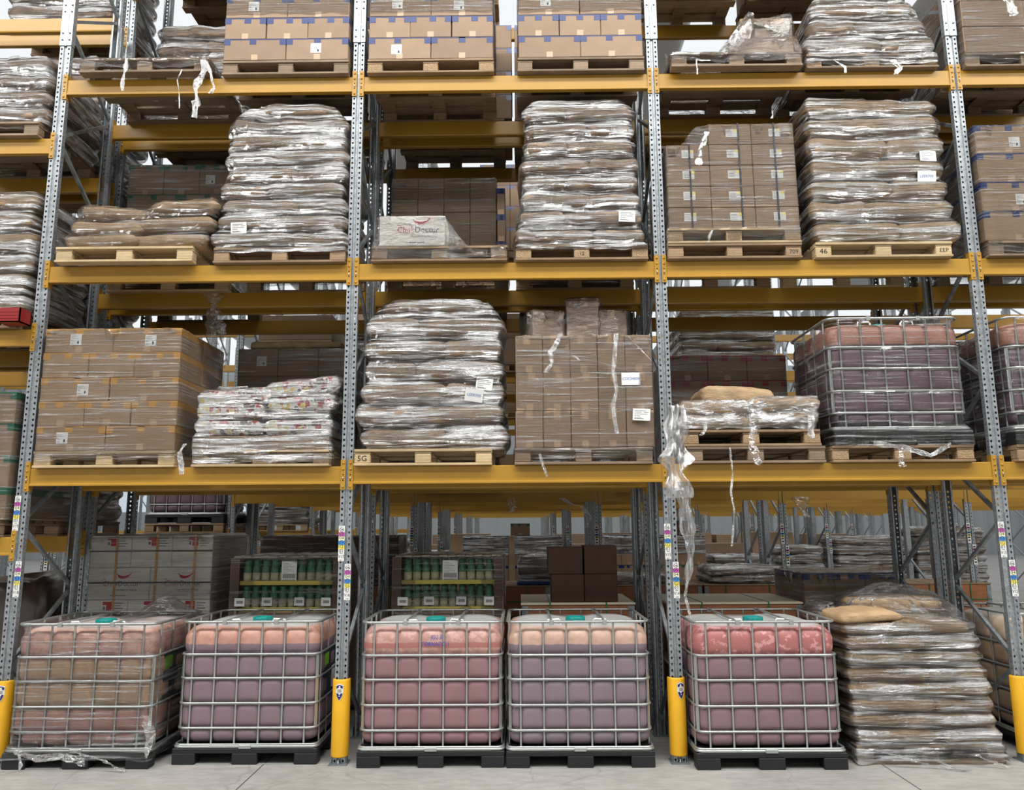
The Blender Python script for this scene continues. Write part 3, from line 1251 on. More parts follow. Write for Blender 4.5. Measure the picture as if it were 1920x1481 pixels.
def drape(pts_fn, x0, x1, y0, y1, label, seed=0, mkey='film_thick', n=40, name='plastic_sheet', cat='plastic sheet', group=None):
    """crinkled sheet over a height function"""
    vs = []
    for j in range(n + 1):
        for i in range(n + 1):
            x, y = x0 + (x1 - x0) * i / n, y0 + (y1 - y0) * j / n
            p = Vector(pts_fn(i / n, j / n, x, y))
            k = noise.noise(Vector((x * 6, y * 6, seed))) * .022 + abs(noise.noise(Vector((x * 11 + 3, y * 11, seed)))) * .022
            vs.append(p + Vector((k * .4, -k * .5, k)))
    fs = [(j * (n + 1) + i, j * (n + 1) + i + 1, (j + 1) * (n + 1) + i + 1, (j + 1) * (n + 1) + i) for j in range(n) for i in range(n)]
    return put(name, MB().add(vs, fs, 0, True).build(name, MT[mkey]), None, (0, 0, 0), 0, label, cat, group)


# ---------------------------------------------------------------- bulk liquid tanks
CXB = [-.48, -.29, -.098, .098, .29, .48]
CZB = [.155, .285, .48, .68, .872, 1.135]


def rrect(hw, hd, r, n=7):
    pts = []
    for cx, cy, a0 in ((hw - r, -hd + r, -90), (hw - r, hd - r, 0), (-hw + r, hd - r, 90), (-hw + r, -hd + r, 180)):
        for k in range(n):
            a = math.radians(a0 + 90 * k / (n - 1))
            pts.append((cx + r * math.cos(a), cy + r * math.sin(a)))
    return pts


def tank_mesh():
    hw, hd = .572, .469
    nz = 56
    n = 200
    vs = []

    def pw(t, e):  # smooth pillow between bars
        return max(0.0, 1 - abs(2 * t - 1) ** e)

    def cell(v, bars):
        for a, b in zip(bars, bars[1:]):
            if a <= v <= b:
                return (v - a) / (b - a)
        return 0.0

    bx = [-.62] + CXB + [.62]
    by = [-.5, -.38, -.13, .13, .38, .5]
    zs = [.15 + .95 * (j / nz) for j in range(nz + 1)]
    for z in zs:
        # vertical profile: rounded at the bottom and the shoulder
        t0, t1 = (z - .15) / .09, (1.10 - z) / .11
        ins = 0
        if t0 < 1:
            ins = .10 * (1 - math.sqrt(max(0, 1 - (1 - t0) ** 2)))
        if t1 < 1:
            ins = max(ins, .10 * (1 - math.sqrt(max(0, 1 - (1 - t1) ** 2))))
        ring = []
        W_, D_, r = hw - ins, hd - ins, .11
        # march by superellipse angle for even spacing
        per = []
        sx, sy = 2 * (W_ - r), 2 * (D_ - r)
        arc = math.pi / 2 * r
        tot = 2 * sx + 2 * sy + 4 * arc
        for k in range(n):
            s = tot * k / n
            for seg, (ln, fn) in enumerate((
                (sx, lambda q: ((-W_ + r + q, -D_), (0, -1))),
                (arc, lambda q: ((W_ - r + r * math.sin(q / r), -D_ + r - r * math.cos(q / r)), (math.sin(q / r), -math.cos(q / r)))),
                (sy, lambda q: ((W_, -D_ + r + q), (1, 0))),
                (arc, lambda q: ((W_ - r + r * math.cos(q / r), D_ - r + r * math.sin(q / r)), (math.cos(q / r), math.sin(q / r)))),
                (sx, lambda q: ((W_ - r - q, D_), (0, 1))),
                (arc, lambda q: ((-W_ + r - r * math.sin(q / r), D_ - r + r * math.cos(q / r)), (-math.sin(q / r), math.cos(q / r)))),
                (sy, lambda q: ((-W_, D_ - r - q), (-1, 0))),
                (arc, lambda q: ((-W_ + r - r * math.cos(q / r), -D_ + r - r * math.sin(q / r)), (-math.cos(q / r), -math.sin(q / r)))))):
                if s <= ln:
                    (x, y), (nx, ny) = fn(s)
                    break
                s -= ln
            vz = cell(z, CZB)
            if abs(ny) > .7:
                uu = cell(x, bx)
            else:
                uu = cell(y, by)
            bulge = .031 * (pw(uu, 5.5) * pw(vz, 5.5)) - .013
            ring.append((x + nx * bulge, y + ny * bulge, z))
        vs += ring
    fs = [(j * n + i, j * n + (i + 1) % n, (j + 1) * n + (i + 1) % n, (j + 1) * n + i) for j in range(nz) for i in range(n)]
    last = nz * n
    for s, dz in ((.9, .012), (.75, .018), (.5, .020), (.25, .018), (.05, .018)):
        st = len(vs)
        for i in range(n):
            x, y, z = vs[nz * n + i]
            px, py = x * s, y * s
            # twin raised shoulders either side of a shallow centre channel
            ch = -.022 * math.exp(-(px / .16) ** 4) if s < .95 else 0
            vs.append((px, py, 1.10 + dz + ch))
        fs += [(last + i, last + (i + 1) % n, st + (i + 1) % n, st + i) for i in range(n)]
        last = st
    fs.append([last + i for i in range(n)])
    fs.append([i for i in range(n)][::-1])
    return MB().add(vs, fs, 0, True).build('tank', MT['tank_b'])


def cage_meshes():
    rings = []
    for z in CZB:
        mb = MB()
        pr = rrect(.585 if z > .2 else .59, .487, .085 if z > .2 else .06, 7)
        mb.tube([(x, y, z) for x, y in pr],   .0102 if z < 1.1 else .0115, 8, closed=True)
        rings.append(mb.build('cage_ring', MT['cage']))
    up = MB()
    up.tube([(0, 0, .15), (0, 0, .5), (0, 0, .9), (0, 0, 1.10), (0, 0, 1.135)], [.0086, .0086, .0086, .0086, .0115], 8)
    upm = up.build('cage_bar', MT['cage'])
    tb = MB()
    tb.tube([(0, -.487, 1.135), (0, -.44, 1.14), (0, .44, 1.14), (0, .487, 1.135)], .010, 6)
    for yy in (-.487, .487):
        tb.cbox(-.018, .018, yy - .016, yy + .016, 1.112, 1.150, .003)
    tbm = tb.build('top_bar', MT['cage'])
    cp = MB()
    cp.box(-.012, .012, -.014, .014, 1.112, 1.146)
    return rings, upm, tbm


def tank_base():
    mb = MB()
    mb.cbox(-.6, .6, -.5, .5, .088, .128, .006)
    mb.box(-.58, .58, -.48, .48, .128, .150)
    for x0, x1 in ((-.6, -.41), (-.105, .105), (.41, .6)):
        for y0, y1 in ((-.5, -.38), (-.07, .07), (.38, .5)):
            mb.cbox(x0, x1, y0, y1, .0, .09, .006)
    rn = MB()
    for yy in (-.49, 0.0, .49):
        rn.tube([(-.40, yy, .006), (-.12, yy, .006)], .006, 4)
        rn.tube([(.12, yy, .006), (.40, yy, .006)], .006, 4)
    fr = MB()
    fr.tube([(x, y, .140) for x, y in rrect(.592, .49, .05, 6)], .013, 6, closed=True)
    fr.cbox(-.05, .05, -.508, -.485, .125, .155, .003)
    return mb.build('base', MT['black']), rn.build('skid', MT['chrome']), fr.build('base_ring', MT['cage'])


def lid_mesh():
    mb = MB()
    pr = [(.05, 0), (.078, 0), (.080, .006), (.080, .034), (.076, .040), (.055, .041), (.052, .036), (.02, .036)]
    mb.lathe(pr, 28, c=(0, 0, 1.105))
    for k in range(14):
        a = 2 * math.pi * k / 14
        mb.cbox(.079 * math.cos(a) - .006, .079 * math.cos(a) + .006, .079 * math.sin(a) - .006, .079 * math.sin(a) + .006, 1.110, 1.140, .001)
    return mb.build('lid', MT['teal'])


def handle_mesh():
    mb = MB()
    mb.tube([(-.05, 0, 1.10), (-.045, 0, 1.135), (.05, 0, 1.14), (.062, 0, 1.125), (.064, 0, 1.10)], .009, 6)
    return mb.build('carry_handle', MT['white'])


ME_TANK = tank_mesh()
ME_RINGS, ME_CBAR, ME_TBAR = cage_meshes()
ME_BASE, ME_SKID, ME_BRING = tank_base()
ME_LID, ME_HANDLE = lid_mesh(), handle_mesh()
_g = MB()
_g.cbox(-.1, .1, -.012, .012, .165, .262, .006)
ME_CORNER = _g.build('corner_guard', MT['black'])
_g = MB()
_g.cbox(-.004, .004, -.30, .26, .48, .87, .002, 0)
_g.box(.004, .0055, -.28, -.14, .74, .84, 1)
_g.box(.004, .0055, -.02, .10, .52, .70, 2)
ME_PLATE = _g.build('name_plate', [plain('dark_plate', rgb(38, 52, 62), .45), plain('lime_label', rgb(120, 180, 40), .5), MT['white']])
_g = MB()
_g.box(-.0135, .0135, -.004, .004, .29, .865)
ME_STILE = _g.build('cage_stile', MT['cage'])


def ibc(x, y, z, mat, label, guards=False, rz=0.0, plate=True, writing=None, tag=None):
    """tank with its front at y"""
    r = put('liquid_tank', None, None, (x, y + .5, z), rz, label, 'tank', 'caged liquid tanks')
    t = put('tank', ME_TANK, r)
    t.material_slots[0].link = 'OBJECT'
    t.material_slots[0].material = MT[mat]
    for i, me in enumerate(ME_RINGS):
        put('cage_ring', me, r)
    for xx in CXB:
        put('cage_bar', ME_CBAR, r, (xx, -.476, 0))
        put('cage_bar', ME_CBAR, r, (xx, .476, 0))
    for yy in (-.36, -.12, .12, .36):
        put('cage_bar', ME_CBAR, r, (.574, yy, 0))
        put('cage_bar', ME_CBAR, r, (-.574, yy, 0))
    for xx in (-.22, .22):
        put('top_bar', ME_TBAR, r, (xx, 0, 0))
    for s in (-1, 1):
        put('cage_stile', ME_STILE, r, (s * .566, -.448, 0), s * .8)
    put('base', ME_BASE, r)
    put('base_ring', ME_BRING, r)
    put('skid', ME_SKID, r)
    put('lid', ME_LID, r, (0, -.17, 0))
    put('carry_handle', ME_HANDLE, r, (-.20, -.34, 0))
    put('carry_handle', ME_HANDLE, r, (.20, -.34, 0), math.pi)
    if guards:
        put('corner_guard', ME_CORNER, r, (-.44, -.462, 0))
        put('corner_guard', ME_CORNER, r, (.44, -.462, 0))
    if plate:
        put('name_plate', ME_PLATE, r, (.585, 0, 0))
    if writing:
        mb = MB()
        for i, w in enumerate(writing):
            mb.text(w, .05, .04 - .01 * i, 1.015 - i * .055, -.4925, 0, wide=.8, shear=.15)
        put('handwriting', mb.build('handwriting', MT['blue_ink']), t)
    return r

# ================================================================ the hall
mb = MB()
mb.box(-60, 60, -25, 60, -.3, 0)
m = NT('concrete_floor')
co = m.coord((1, 1, 1))
f = m.noise(co, .9, 6, .62)
f2 = m.noise(m.coord((1.5, 4, 1)), 3.5, 6, .7)
col = m.mix(.45, m.ramp(f, [(.32, rgb(146, 143, 138)), (.68, rgb(180, 177, 172))]), m.ramp(f2, [(.35, rgb(140, 137, 132)), (.62, rgb(184, 182, 177))]))
sp = m.n('ShaderNodeSeparateXYZ')
m.l(co, sp.inputs[0])
for jx in (-2.02, 3.02):
    d = m.math('ABSOLUTE', m.math('SUBTRACT', sp.outputs[0], jx))
    col = m.mix(m.ramp(d, [(.004, (1, 1, 1, 1)), (.007, (0, 0, 0, 1))]), col, rgb(84, 80, 76))
vo = m.n('ShaderNodeTexVoronoi', feature='DISTANCE_TO_EDGE')
vo.inputs['Scale'].default_value = .9
wp = m.n('ShaderNodeMix', data_type='VECTOR')
wp.inputs[0].default_value = .2
m.l(co, wp.inputs[4])
nv = m.n('ShaderNodeTexNoise')
nv.inputs['Scale'].default_value = 2.5
m.l(co, nv.inputs['Vector'])
m.l(nv.outputs['Color'], wp.inputs[5])
m.l(wp.outputs[1], vo.inputs['Vector'])
col = m.mix(m.ramp(vo.outputs['Distance'], [(.0, (.35, .35, .35, 1)), (.006, (0, 0, 0, 1))]), col, rgb(110, 104, 98))
m.set(Base_Color=col, Roughness=.55, Normal=m.bump(f2, .08, .01))
put('floor', mb.build('floor', m.mat), kind='structure')

# roof of white sheeting with daylight strips
mb = MB()
mb.box(-60, 60, -25, 60, 12.4, 12.5)
put('ceiling', mb.build('ceiling', MT['corr_white']), kind='structure')
m = NT('rooflight')
m.t.nodes.remove(m.bsdf)
em = m.n('ShaderNodeEmission')
em.inputs[0].default_value = (.95, .98, 1, 1)
em.inputs[1].default_value = 1.75
m.l(em.outputs[0], m.out.inputs[0])
for i, xx in enumerate(range(-36, 37, 6)):
    mb = MB()
    mb.box(xx - 2.2, xx + 2.2, 7, 58, 12.34, 12.39)
    put('window_%d' % (i + 2), mb.build('rooflight', m.mat), kind='structure')
# far wall: ribbed white sheet with a strip of windows above
mb = MB()
n = 400
pr = []
for i in range(n + 1):
    x = -50 + 100 * i / n
    pr.append((x, 44 + (.06 if i % 4 in (1, 2) else 0)))
for (a, b) in zip(pr, pr[1:]):
    mb.add([(a[0], a[1], 0), (b[0], b[1], 0), (b[0], b[1], 3.0), (a[0], a[1], 3.0)], [(0, 1, 2, 3)])
    mb.add([(a[0], a[1], 6.0), (b[0], b[1], 6.0), (b[0], b[1], 12.4), (a[0], a[1], 12.4)], [(0, 1, 2, 3)])
MT['wall_grey'] = plain('grey_cladding', rgb(168, 172, 174), .5)
put('wall_back', mb.build('wall_back', MT['wall_grey']), kind='structure')
m = NT('window_daylight')
m.t.nodes.remove(m.bsdf)
em = m.n('ShaderNodeEmission')
em.inputs[0].default_value = (.80, .90, 1, 1)
em.inputs[1].default_value = 1.3
m.l(em.outputs[0], m.out.inputs[0])
mb = MB()
mb.box(-50, 50, 44.1, 44.15, 3.0, 6.0)
put('window_1', mb.build('window_1', m.mat), kind='structure')
mb = MB()
for i in range(51):
    mb.box(-50 + 2 * i - .04, -50 + 2 * i + .04, 44.0, 44.08, 3.0, 6.0)
put('trim_1', mb.build('trim_1', MT['brace']), kind='structure')

# ================================================================ front double rack
Z = {1: 2.445, 2: 4.29, 3: 6.15, 4: 8.0}
ZL = {1: 1.853, 2: 3.70, 3: 5.553, 4: 7.41}
BAYN = ['far-left', 'left', 'centre', 'right', 'far-right']
LVN = {1: 'lowest', 2: 'middle', 3: 'top', 4: 'uppermost'}
CODES = [None, ('V19', 'V18'), ('V17', 'V16'), ('V15', 'V14'), ('V13', 'V12'), None]
PN = ['outermost left', 'first from left', 'second from left', 'third from left', 'fourth from left', 'outermost right']
for i, px in enumerate(POST_X):
    if i in (0, 5):
        continue
    nm = f'galvanised rack frame of the front rack, {PN[i]}, with stickers ' + ('V19 and V18', 'V17 and V16', 'V15 and V14', 'V13 and V12')[i - 1]
    frame(px, 0, nm, 'rack frames', CODES[i], zl=1.908 if i == 1 else 1.633)
    frame(px, 1.1, f'galvanised rack frame of the rear rack, {PN[i]}, behind the front rack', 'rack frames')
    g = put('post_guard', ME_GUARD, None, (px, .035, 0), 0, f'yellow plastic post guard with shield sticker on front post, {PN[i]}', 'post guard', 'post guards')
    put('shield_sticker', ME_SHIELD, g, ((0, .0, .0, .0)[i - 1], 0, .57), {1: .1, 2: -.02, 3: .32, 4: .3}[i])
for b in range(5):
    lv = ZL if b == 0 else Z
    xa, xb = POST_X[b], POST_X[b + 1]
    for k in (1, 2, 3, 4):
        for y, bk, t in ((-.001, False, 'front beam of front rack'), (.901, True, 'back beam of front rack'), (1.099, False, 'front beam of rear rack'), (2.001, True, 'back beam of rear rack')):
            if k == 4 and y < .5:
                continue
            beam(xa, xb, y, lv[k], f'yellow steel shelf beam, {t}, {LVN[k]} level, {BAYN[b]} bay', 'shelf beams', bk)


# ---------------------------------------------------------------- labels on loads
def sheet(wrap, x, y, z, words=None, kind=4, rz=0.0, tilt=0.0, w=.155, h=.10, label='', ink='blue_ink', size=.036):
    """a paper slip on a wrapped load"""
    if words is None:
        o = put('paper_slip', label_mesh(kind), None, (x, y, z), 0, label, 'label', None, rot=(tilt, rz, 0))
        if wrap:
            stick(wrap, o, x, z)
        return o
    mb = MB()
    mb.box(-w / 2, w / 2, -.0012, 0, -h / 2, h / 2)
    o = put('paper_slip', mb.build('paper_slip', MT['white']), None, (x, y, z), 0, label, 'label', None, rot=(tilt, rz, 0))
    t = MB()
    t.text(words, size, 0, 0, -.002, 0, wide=.95, shear=.15)
    put('handwriting', t.build('handwriting', MT[ink]), o)
    if wrap:
        stick(wrap, o, x, z)
    return o


def tail_thing(path, w, label, seed=0, group='loose film tails', **kw):
    return put('film_tail', ribbon(path, w, seed, **kw), None, (0, 0, 0), 0, label, 'plastic film', group)


W_ = .0  # shorthand depth offsets
F = -.06

# ================================================================ lowest shelf
z = Z[1]
p = pallet(-3.515, F, z, 'wood_light', 'pale pallet under the amber-taped cartons, lowest shelf, left bay', w=1.236)
LAB = [(0, 0, .15, .40), (2, 0, .12, .5), (4, 0, 0, .6), (4, 1, .05, .55)]
ct = carton_stack(-4.125, -2.90, F - .0, z + .146, [(2, .216), (3, .222), (2, .211), (3, .228), (2, .218)], 1.0, 'amber-taped stack, lowest shelf, left bay',
                  dict(tape='yellow', mat='card_warm', word='tan carton'), 'amber-taped cartons', [(0, 0, -.12, .10 / .216 * .5 + .3), (2, 0, .12, .5), (4, 0, -.05, .55), (4, 1, .05, .5)])
FW = film(ct + [p], 'clear stretch wrap round the amber-taped carton stack, lowest shelf, left bay', z0=z + .07, mkey='film', slope=2.5, seed=1)

p = pallet(-2.147, F, z, 'wood_light', 'pallet under the flower-print sacks, lowest shelf, left bay', sub=1)
s1 = carton_stack(-2.76, -1.56, F + .02, z + .146, [(1, .125)], .98, 'flat under the flower-print sacks, left bay', dict(tape=None, mat='card', word='low brown carton tray'), None, depth_rows=1)
zz = z + .27
fl = []
for li, (h, tl) in enumerate(((.15, .0), (.15, -.04), (.15, -.1))):
    for row in (0, 1):
        for ci in (0, 1):
            w = .60 if li < 2 else .66
            x = -2.46 + .62 * ci + (.02 * li)
            rise = .055 * ci * (li > 0) - .03 * (li == 2 and ci == 0)
            fl.append(sack(x, F + .26 + .48 * row, zz + h / 2 + rise, w, .50, .17, f'white flower-print sack, {ORD[li] if li < 2 else "topmost"} layer, {("left", "right")[ci]} {("front", "rear")[row]}, lowest shelf', li * 2 + ci + row, 'flower', 'flower-print sacks', rot=(0, tl, 0)))
    zz += h
FW = film(fl + s1 + [p], 'glossy stretch wrap over the flower-print sacks, lowest shelf, left bay', z0=z + .03, slope=.6, seed=2, amp=.010,
     tails=[([(-2.79, F - .03, z + .2), (-2.83, F - .05, z + .12), (-2.80, F - .06, z + .02), (-2.79, F - .07, z - .07)], .06, {}),
            ([(-1.62, F + .2, z + .68), (-1.50, F + .15, z + .62), (-1.47, F + .12, z + .56)], .09, {'mkey': 'film_thick'})])

p = pallet(-.733, F, z, 'wood_light', 'pale pallet stencilled 5G under the sack stack, lowest shelf, centre bay', marks=[(0, '5G', .07)], sub=0)
ss = sack_stack(-1.30, -.03, F + .02, F + 1.0, z + .146, [.20, .20, .20, .20, .20, .20, .155], 'stack on lowest shelf, centre bay', 'sacks, lowest shelf, centre bay', seed=5, top=(-1.24, -.06), crown=True)
FW = film(ss, 'crumpled stretch wrap over the tall sack stack, lowest shelf, centre bay', z0=z + .135, seed=3, slope=.85, amp=.008)
sheet(FW, -.20, F - .052, 3.16, None, 4, rz=.14, tilt=-.25, label='printed slip above the handwritten slip, sack stack, lowest shelf, centre bay')
sheet(FW, -.29, F - .062, 3.06, 'LEEKF05', rz=.14, tilt=-.1, w=.16, h=.115, label='white slip handwritten LEEKF05 on sack stack, lowest shelf, centre bay')

p = pallet(.662, F, z, 'wood_old', 'grey weathered pallet under the tall cartons, lowest shelf, centre bay')
ct = carton_stack(.075, 1.285, F, z + .146, [(5, .325), (5, .338), (5, .335)], 1.0, 'tall carton stack, lowest shelf, centre bay',
                  dict(tape='clear', tabs=False, word='tall brown carton'), 'tall cartons, lowest shelf', depth_rows=1)
FW = film(ct + [p], 'stretch wrap with white tails round the tall carton stack, lowest shelf, centre bay', z0=z + .05, mkey='film', slope=2.0, seed=4, topcap=True,
     tails=[([(.48, F - .03, 3.60), (.44, F - .04, 3.50), (.38, F - .05, 3.42), (.40, F - .05, 3.33), (.33, F - .06, 3.24)], .055, {}),
            ([(.97, F - .03, 3.60), (.955, F - .05, 3.45), (.93, F - .06, 3.25), (.955, F - .06, 3.08), (.92, F - .06, 2.95), (.93, F - .07, 2.82), (.945, F - .07, 2.70)], .045, {}),
            ([(1.07, F - .02, 3.58), (1.17, F - .03, 3.46), (1.27, F - .03, 3.35)], .02, {}),
            ([(.52, F - .03, 3.37), (.58, F - .05, 3.40), (.64, F - .05, 3.35), (.57, F - .06, 3.33), (.66, F - .05, 3.37), (.85, F - .02, 3.33), (1.0, F - .02, 3.28)], .03, {}),
            ([(.28, F - .03, z + .09), (.31, F - .05, z - .02), (.34, F - .06, z - .11)], .03, {})])
sheet(FW, 1.09, F - .016, 3.19, 'COCHR09', w=.165, h=.11, label='white slip handwritten COCHR09 on the tall cartons, lowest shelf, centre bay')
sheet(FW, 1.17, F - .016, 2.87, None, 4, rz=.06, label='printed white slip low on the tall cartons, lowest shelf, centre bay')
# bagged cartons on top of the tall cartons
ztop = z + .146 + .998 + .004
bc = []
for i, (x, w, h, rz, nm) in enumerate(((.40, .34, .30, .35, 'left'), (.70, .30, .42, -.12, 'middle'), (.985, .26, .30, .1, 'right'))):
    bc.append(carton(x, F + .28, ztop, w, .34, h, f'{nm} bagged carton on top of the tall carton stack, centre bay', 'card', 'clear', tabs=False, rz=rz, group='bagged cartons'))
for i, b in enumerate(bc):
    FW = film([b], f'clear bag over the {("left", "middle", "right")[i]} carton on top of the tall cartons, centre bay', mkey='film_thick', slope=.25, seed=20 + i, amp=.02, off=.014, group='clear bags', name='plastic_bag', flare=.05, res=.03)

p = pallet(2.152, F, z, 'wood_old', 'lower dark pallet of a pair, lowest shelf, right bay')
p2 = pallet(2.122, F, z + .146, 'wood_mid', 'upper brown pallet carrying flat sacks, lowest shelf, right bay', sub=1)
zz = z + .29
fs_ = []
for li, h in enumerate((.14, .11)):
    for row in (0, 1):
        for ci in (0, 1):
            fs_.append(sack(1.80 + .62 * ci + .02 * li, F + .26 + .48 * row, zz + h / 2 + (.03 if ci else 0), .62, .52, .15, f'kraft sack, {("bottom", "upper")[li]} layer, {("left", "right")[ci]} {("front", "rear")[row]}, paired pallets, right bay', li + ci, 'kraft', 'kraft sacks on paired pallets'))
    zz += h
FW = film(fs_, 'torn stretch wrap over the flat kraft sacks, lowest shelf, right bay', z0=z + .30, mkey='film_torn', seed=6, amp=.016, slope=.4,
     tails=[([(2.10, F - .07, z + .46), (2.115, F - .09, z + .3), (2.09, F - .09, z + .15), (2.12, F - .10, z + .02), (2.14, F - .10, z - .01)], .075, {'mkey': 'film_thick'}),
            ([(2.14, F - .10, z + .02), (2.11, F - .11, z - .01), (2.13, F - .12, z - .03), (2.16, F - .11, z - .005)], .03, {}),
            ([(2.58, F - .06, z + .46), (2.62, F - .08, z + .38), (2.60, F - .08, z + .28), (2.605, F - .08, z + .2)], .07, {}),
            ([(2.48, F - .06, z + .48), (2.60, F - .08, z + .42), (2.70, F - .08, z + .41)], .05, {}),
            ([(1.72, F - .06, z + .36), (1.70, F - .09, z + .28), (1.66, F - .09, z + .23)], .04, {}),
            ([(1.9, F - .09, z + .13), (1.91, F - .11, z - .1), (1.885, F - .11, z - .25), (1.905, F - .11, z - .42), (1.89, F - .11, z - .55), (1.87, F - .11, z - .7)], .022, {'nf': 3}),
            ([(1.47, F - .03, z + .50), (1.46, F - .06, z + .32), (1.44, F - .10, z + .1), (1.42, F - .12, z - .1), (1.45, F - .13, z - .3)], .25, {'mkey': 'film_hang', 'nf': 12, 'amp': .9, 'rip': .03}),
            ([(1.47, F - .12, z - .2), (1.50, F - .13, z - .5), (1.52, F - .13, z - .75), (1.485, F - .13, z - .98)], .17, {'mkey': 'film_hang', 'nf': 9, 'amp': .8, 'spread': (1.0, .6), 'rip': .03}),
            ([(1.49, F - .13, z - .95), (1.46, F - .13, z - 1.1), (1.50, F - .13, z - 1.28)], .03, {})])
sack(2.06, F + .34, z + .60, .66, .44, .21, 'bare kraft sack lying on top of the torn wrap, lowest shelf, right bay', 3, 'kraft', rot=(0, .06, 0.05))

p = pallet(3.422, F, z, 'wood_mid', 'brown pallet under the wrapped tank, lowest shelf, right bay', sub=1, w=1.226)
t = ibc(3.435, F, z + .146, 'tank_f', 'wrapped caged tank of purple liquid, lowest shelf, right bay', guards=True)
FW = film([t], 'clear stretch wrap round the caged tank, lowest shelf, right bay', z0=z + .14, mkey='film', slope=1.2, seed=7, topcap=False, flare=.03,
     tails=[([(3.15, F - .03, z + .16), (3.4, F - .05, z + .12), (3.62, F - .05, z + .05), (3.8, F - .05, z + .14)], .06, {'axis': Vector((0, 0, 1))}),
            ([(3.38, F - .05, z + .14), (3.36, F - .06, z + .02), (3.37, F - .06, z - .05)], .06, {'mkey': 'film_thick'})])

# ================================================================ middle shelf
z = Z[2]
p = pallet(-3.45, F - .06, z, 'wood_light', 'pale pallet under the low loose sacks, middle shelf, left bay', w=1.245)
zz = z + .146
lo = []
for li, h in enumerate((.13, .13, .13)):
    for row in (0, 1):
        for ci in (0, 1):
            x = -3.68 + .62 * ci + .05 * li
            lo.append(sack(x, F + .22 + .48 * row, zz + h / 2 + (.03 * li if ci else 0), .70 if li < 2 else .62, .52, .155, f'creased kraft sack, {ORD[li] if li < 2 else "topmost"} layer, {("left", "right")[ci]} {("front", "rear")[row]}, low load, middle shelf', li + ci * 2 + row, 'kraft', 'creased kraft sacks', rot=(0, -.07 * li * (ci * 2 - 1) * .5, .06 * (li - 1))))
    zz += h
FW = film(lo, 'clear film draped over the low loose sacks, middle shelf, left bay', z0=z + .16, mkey='film', seed=8, amp=.016, slope=.85, off=.012)

p = pallet(-2.063, F, z, 'wood_mid', 'pallet under the tall sack stack, middle shelf, left bay')
ss = sack_stack(-2.66, -1.47, F + .0, F + 1.0, z + .146, [.16] * 9, 'tall stack, middle shelf, left bay', 'sacks, middle shelf, left bay', seed=8, top=(-2.50, -1.50), crown=True)
FW = film(ss + [p], 'streaky stretch wrap round the tall sack stack, middle shelf, left bay', z0=z + .10, seed=9, slope=.85, amp=.007)
sheet(FW, -2.44, F - .055, z + .33, None, 4, label='pale slip on the tall sack stack, middle shelf, left bay')

p = pallet(-.608, F, z, 'wood_mid', 'pallet half hidden by film under the white carton, middle shelf, centre bay', w=1.235)


def chilli_logo(w, tag=True, small=1.0):
    mb = MB()
    s = w
    red, dark = 0, 1
    mb.text('Chilli', .19 * s, -.035 * s, 0, 0, red, 'RIGHT', .92)
    mb.text('Doctor', .19 * s, -.02 * s, 0, 0, dark, 'LEFT', .92)
    mb.text('the', .06 * s, -.36 * s, .115 * s, 0, red)
    if tag:
        mb.text('...from field to factory', .068 * s, .16 * s, -.145 * s, 0, dark, wide=1.0)
        mb.quad_xz(-.2 * s, .2 * s, -.285 * s, -.272 * s, 0, dark)
    # curved pod with a stalk
    top, bot = [], []
    for i in range(13):
        t = i / 12
        x = -.03 + .36 * t
        mid = .155 + .075 * (2 * t - .72) ** 2
        th = .042 * (1 - t) ** .55 * (min(1, t * 7 + .35))
        top.append((x * s, mid * s + th * s))
        bot.append((x * s, mid * s - th * s))
    vs = [(a, 0, b) for a, b in top] + [(a, 0, b) for a, b in bot]
    mb.add(vs, [(i, 13 + i, 14 + i, i + 1) for i in range(12)], red)
    mb.add([(-.03 * s, 0, .20 * s), (-.075 * s, 0, .245 * s), (-.062 * s, 0, .25 * s), (-.015 * s, 0, .215 * s)], [(0, 1, 2, 3)], dark)
    return mb.build('printed_logo', [MT['red_ink'], MT['grey_ink']])


wb = carton(-.855, F - .0, z + .146, .60, .40, .285, 'white carton with red chilli logo on film-wrapped pallet, middle shelf, centre bay', 'card_white', None)
put('printed_logo', chilli_logo(.42), wb, (.03, -.003, .15))
FW = film([wb, p], 'clear film slumped over the white logo carton and pallet, middle shelf, centre bay', z0=z + .03, mkey='film_thick', seed=10, amp=.008, slope=.28, off=.01)

p = pallet(.685, F, z, 'wood_mid', 'pallet under the domed sack stack, middle shelf, centre bay', sub=1, marks=[(1, '12', .05)])
ss = sack_stack(.10, 1.24, F + .0, F + 1.0, z + .146, [.172] * 8, 'domed stack, middle shelf, centre bay', 'sacks, middle shelf, centre bay', seed=12, top=(.22, 1.16))
sk = sack(.70, F + .5, z + .146 + .172 * 8 + .05, .84, .66, .15, 'single sack crowning the domed stack, middle shelf, centre bay', 2, 'kraft_grey')
FW = film(ss + [sk, p], 'wavy stretch wrap round the domed sack stack, middle shelf, centre bay', z0=z + .10, seed=11, slope=.85, amp=.012)
sheet(FW, 1.10, F - .05, z + .40, None, 4, rz=.05, tilt=-.1, label='pale printed slip on the domed sack stack, middle shelf, centre bay')

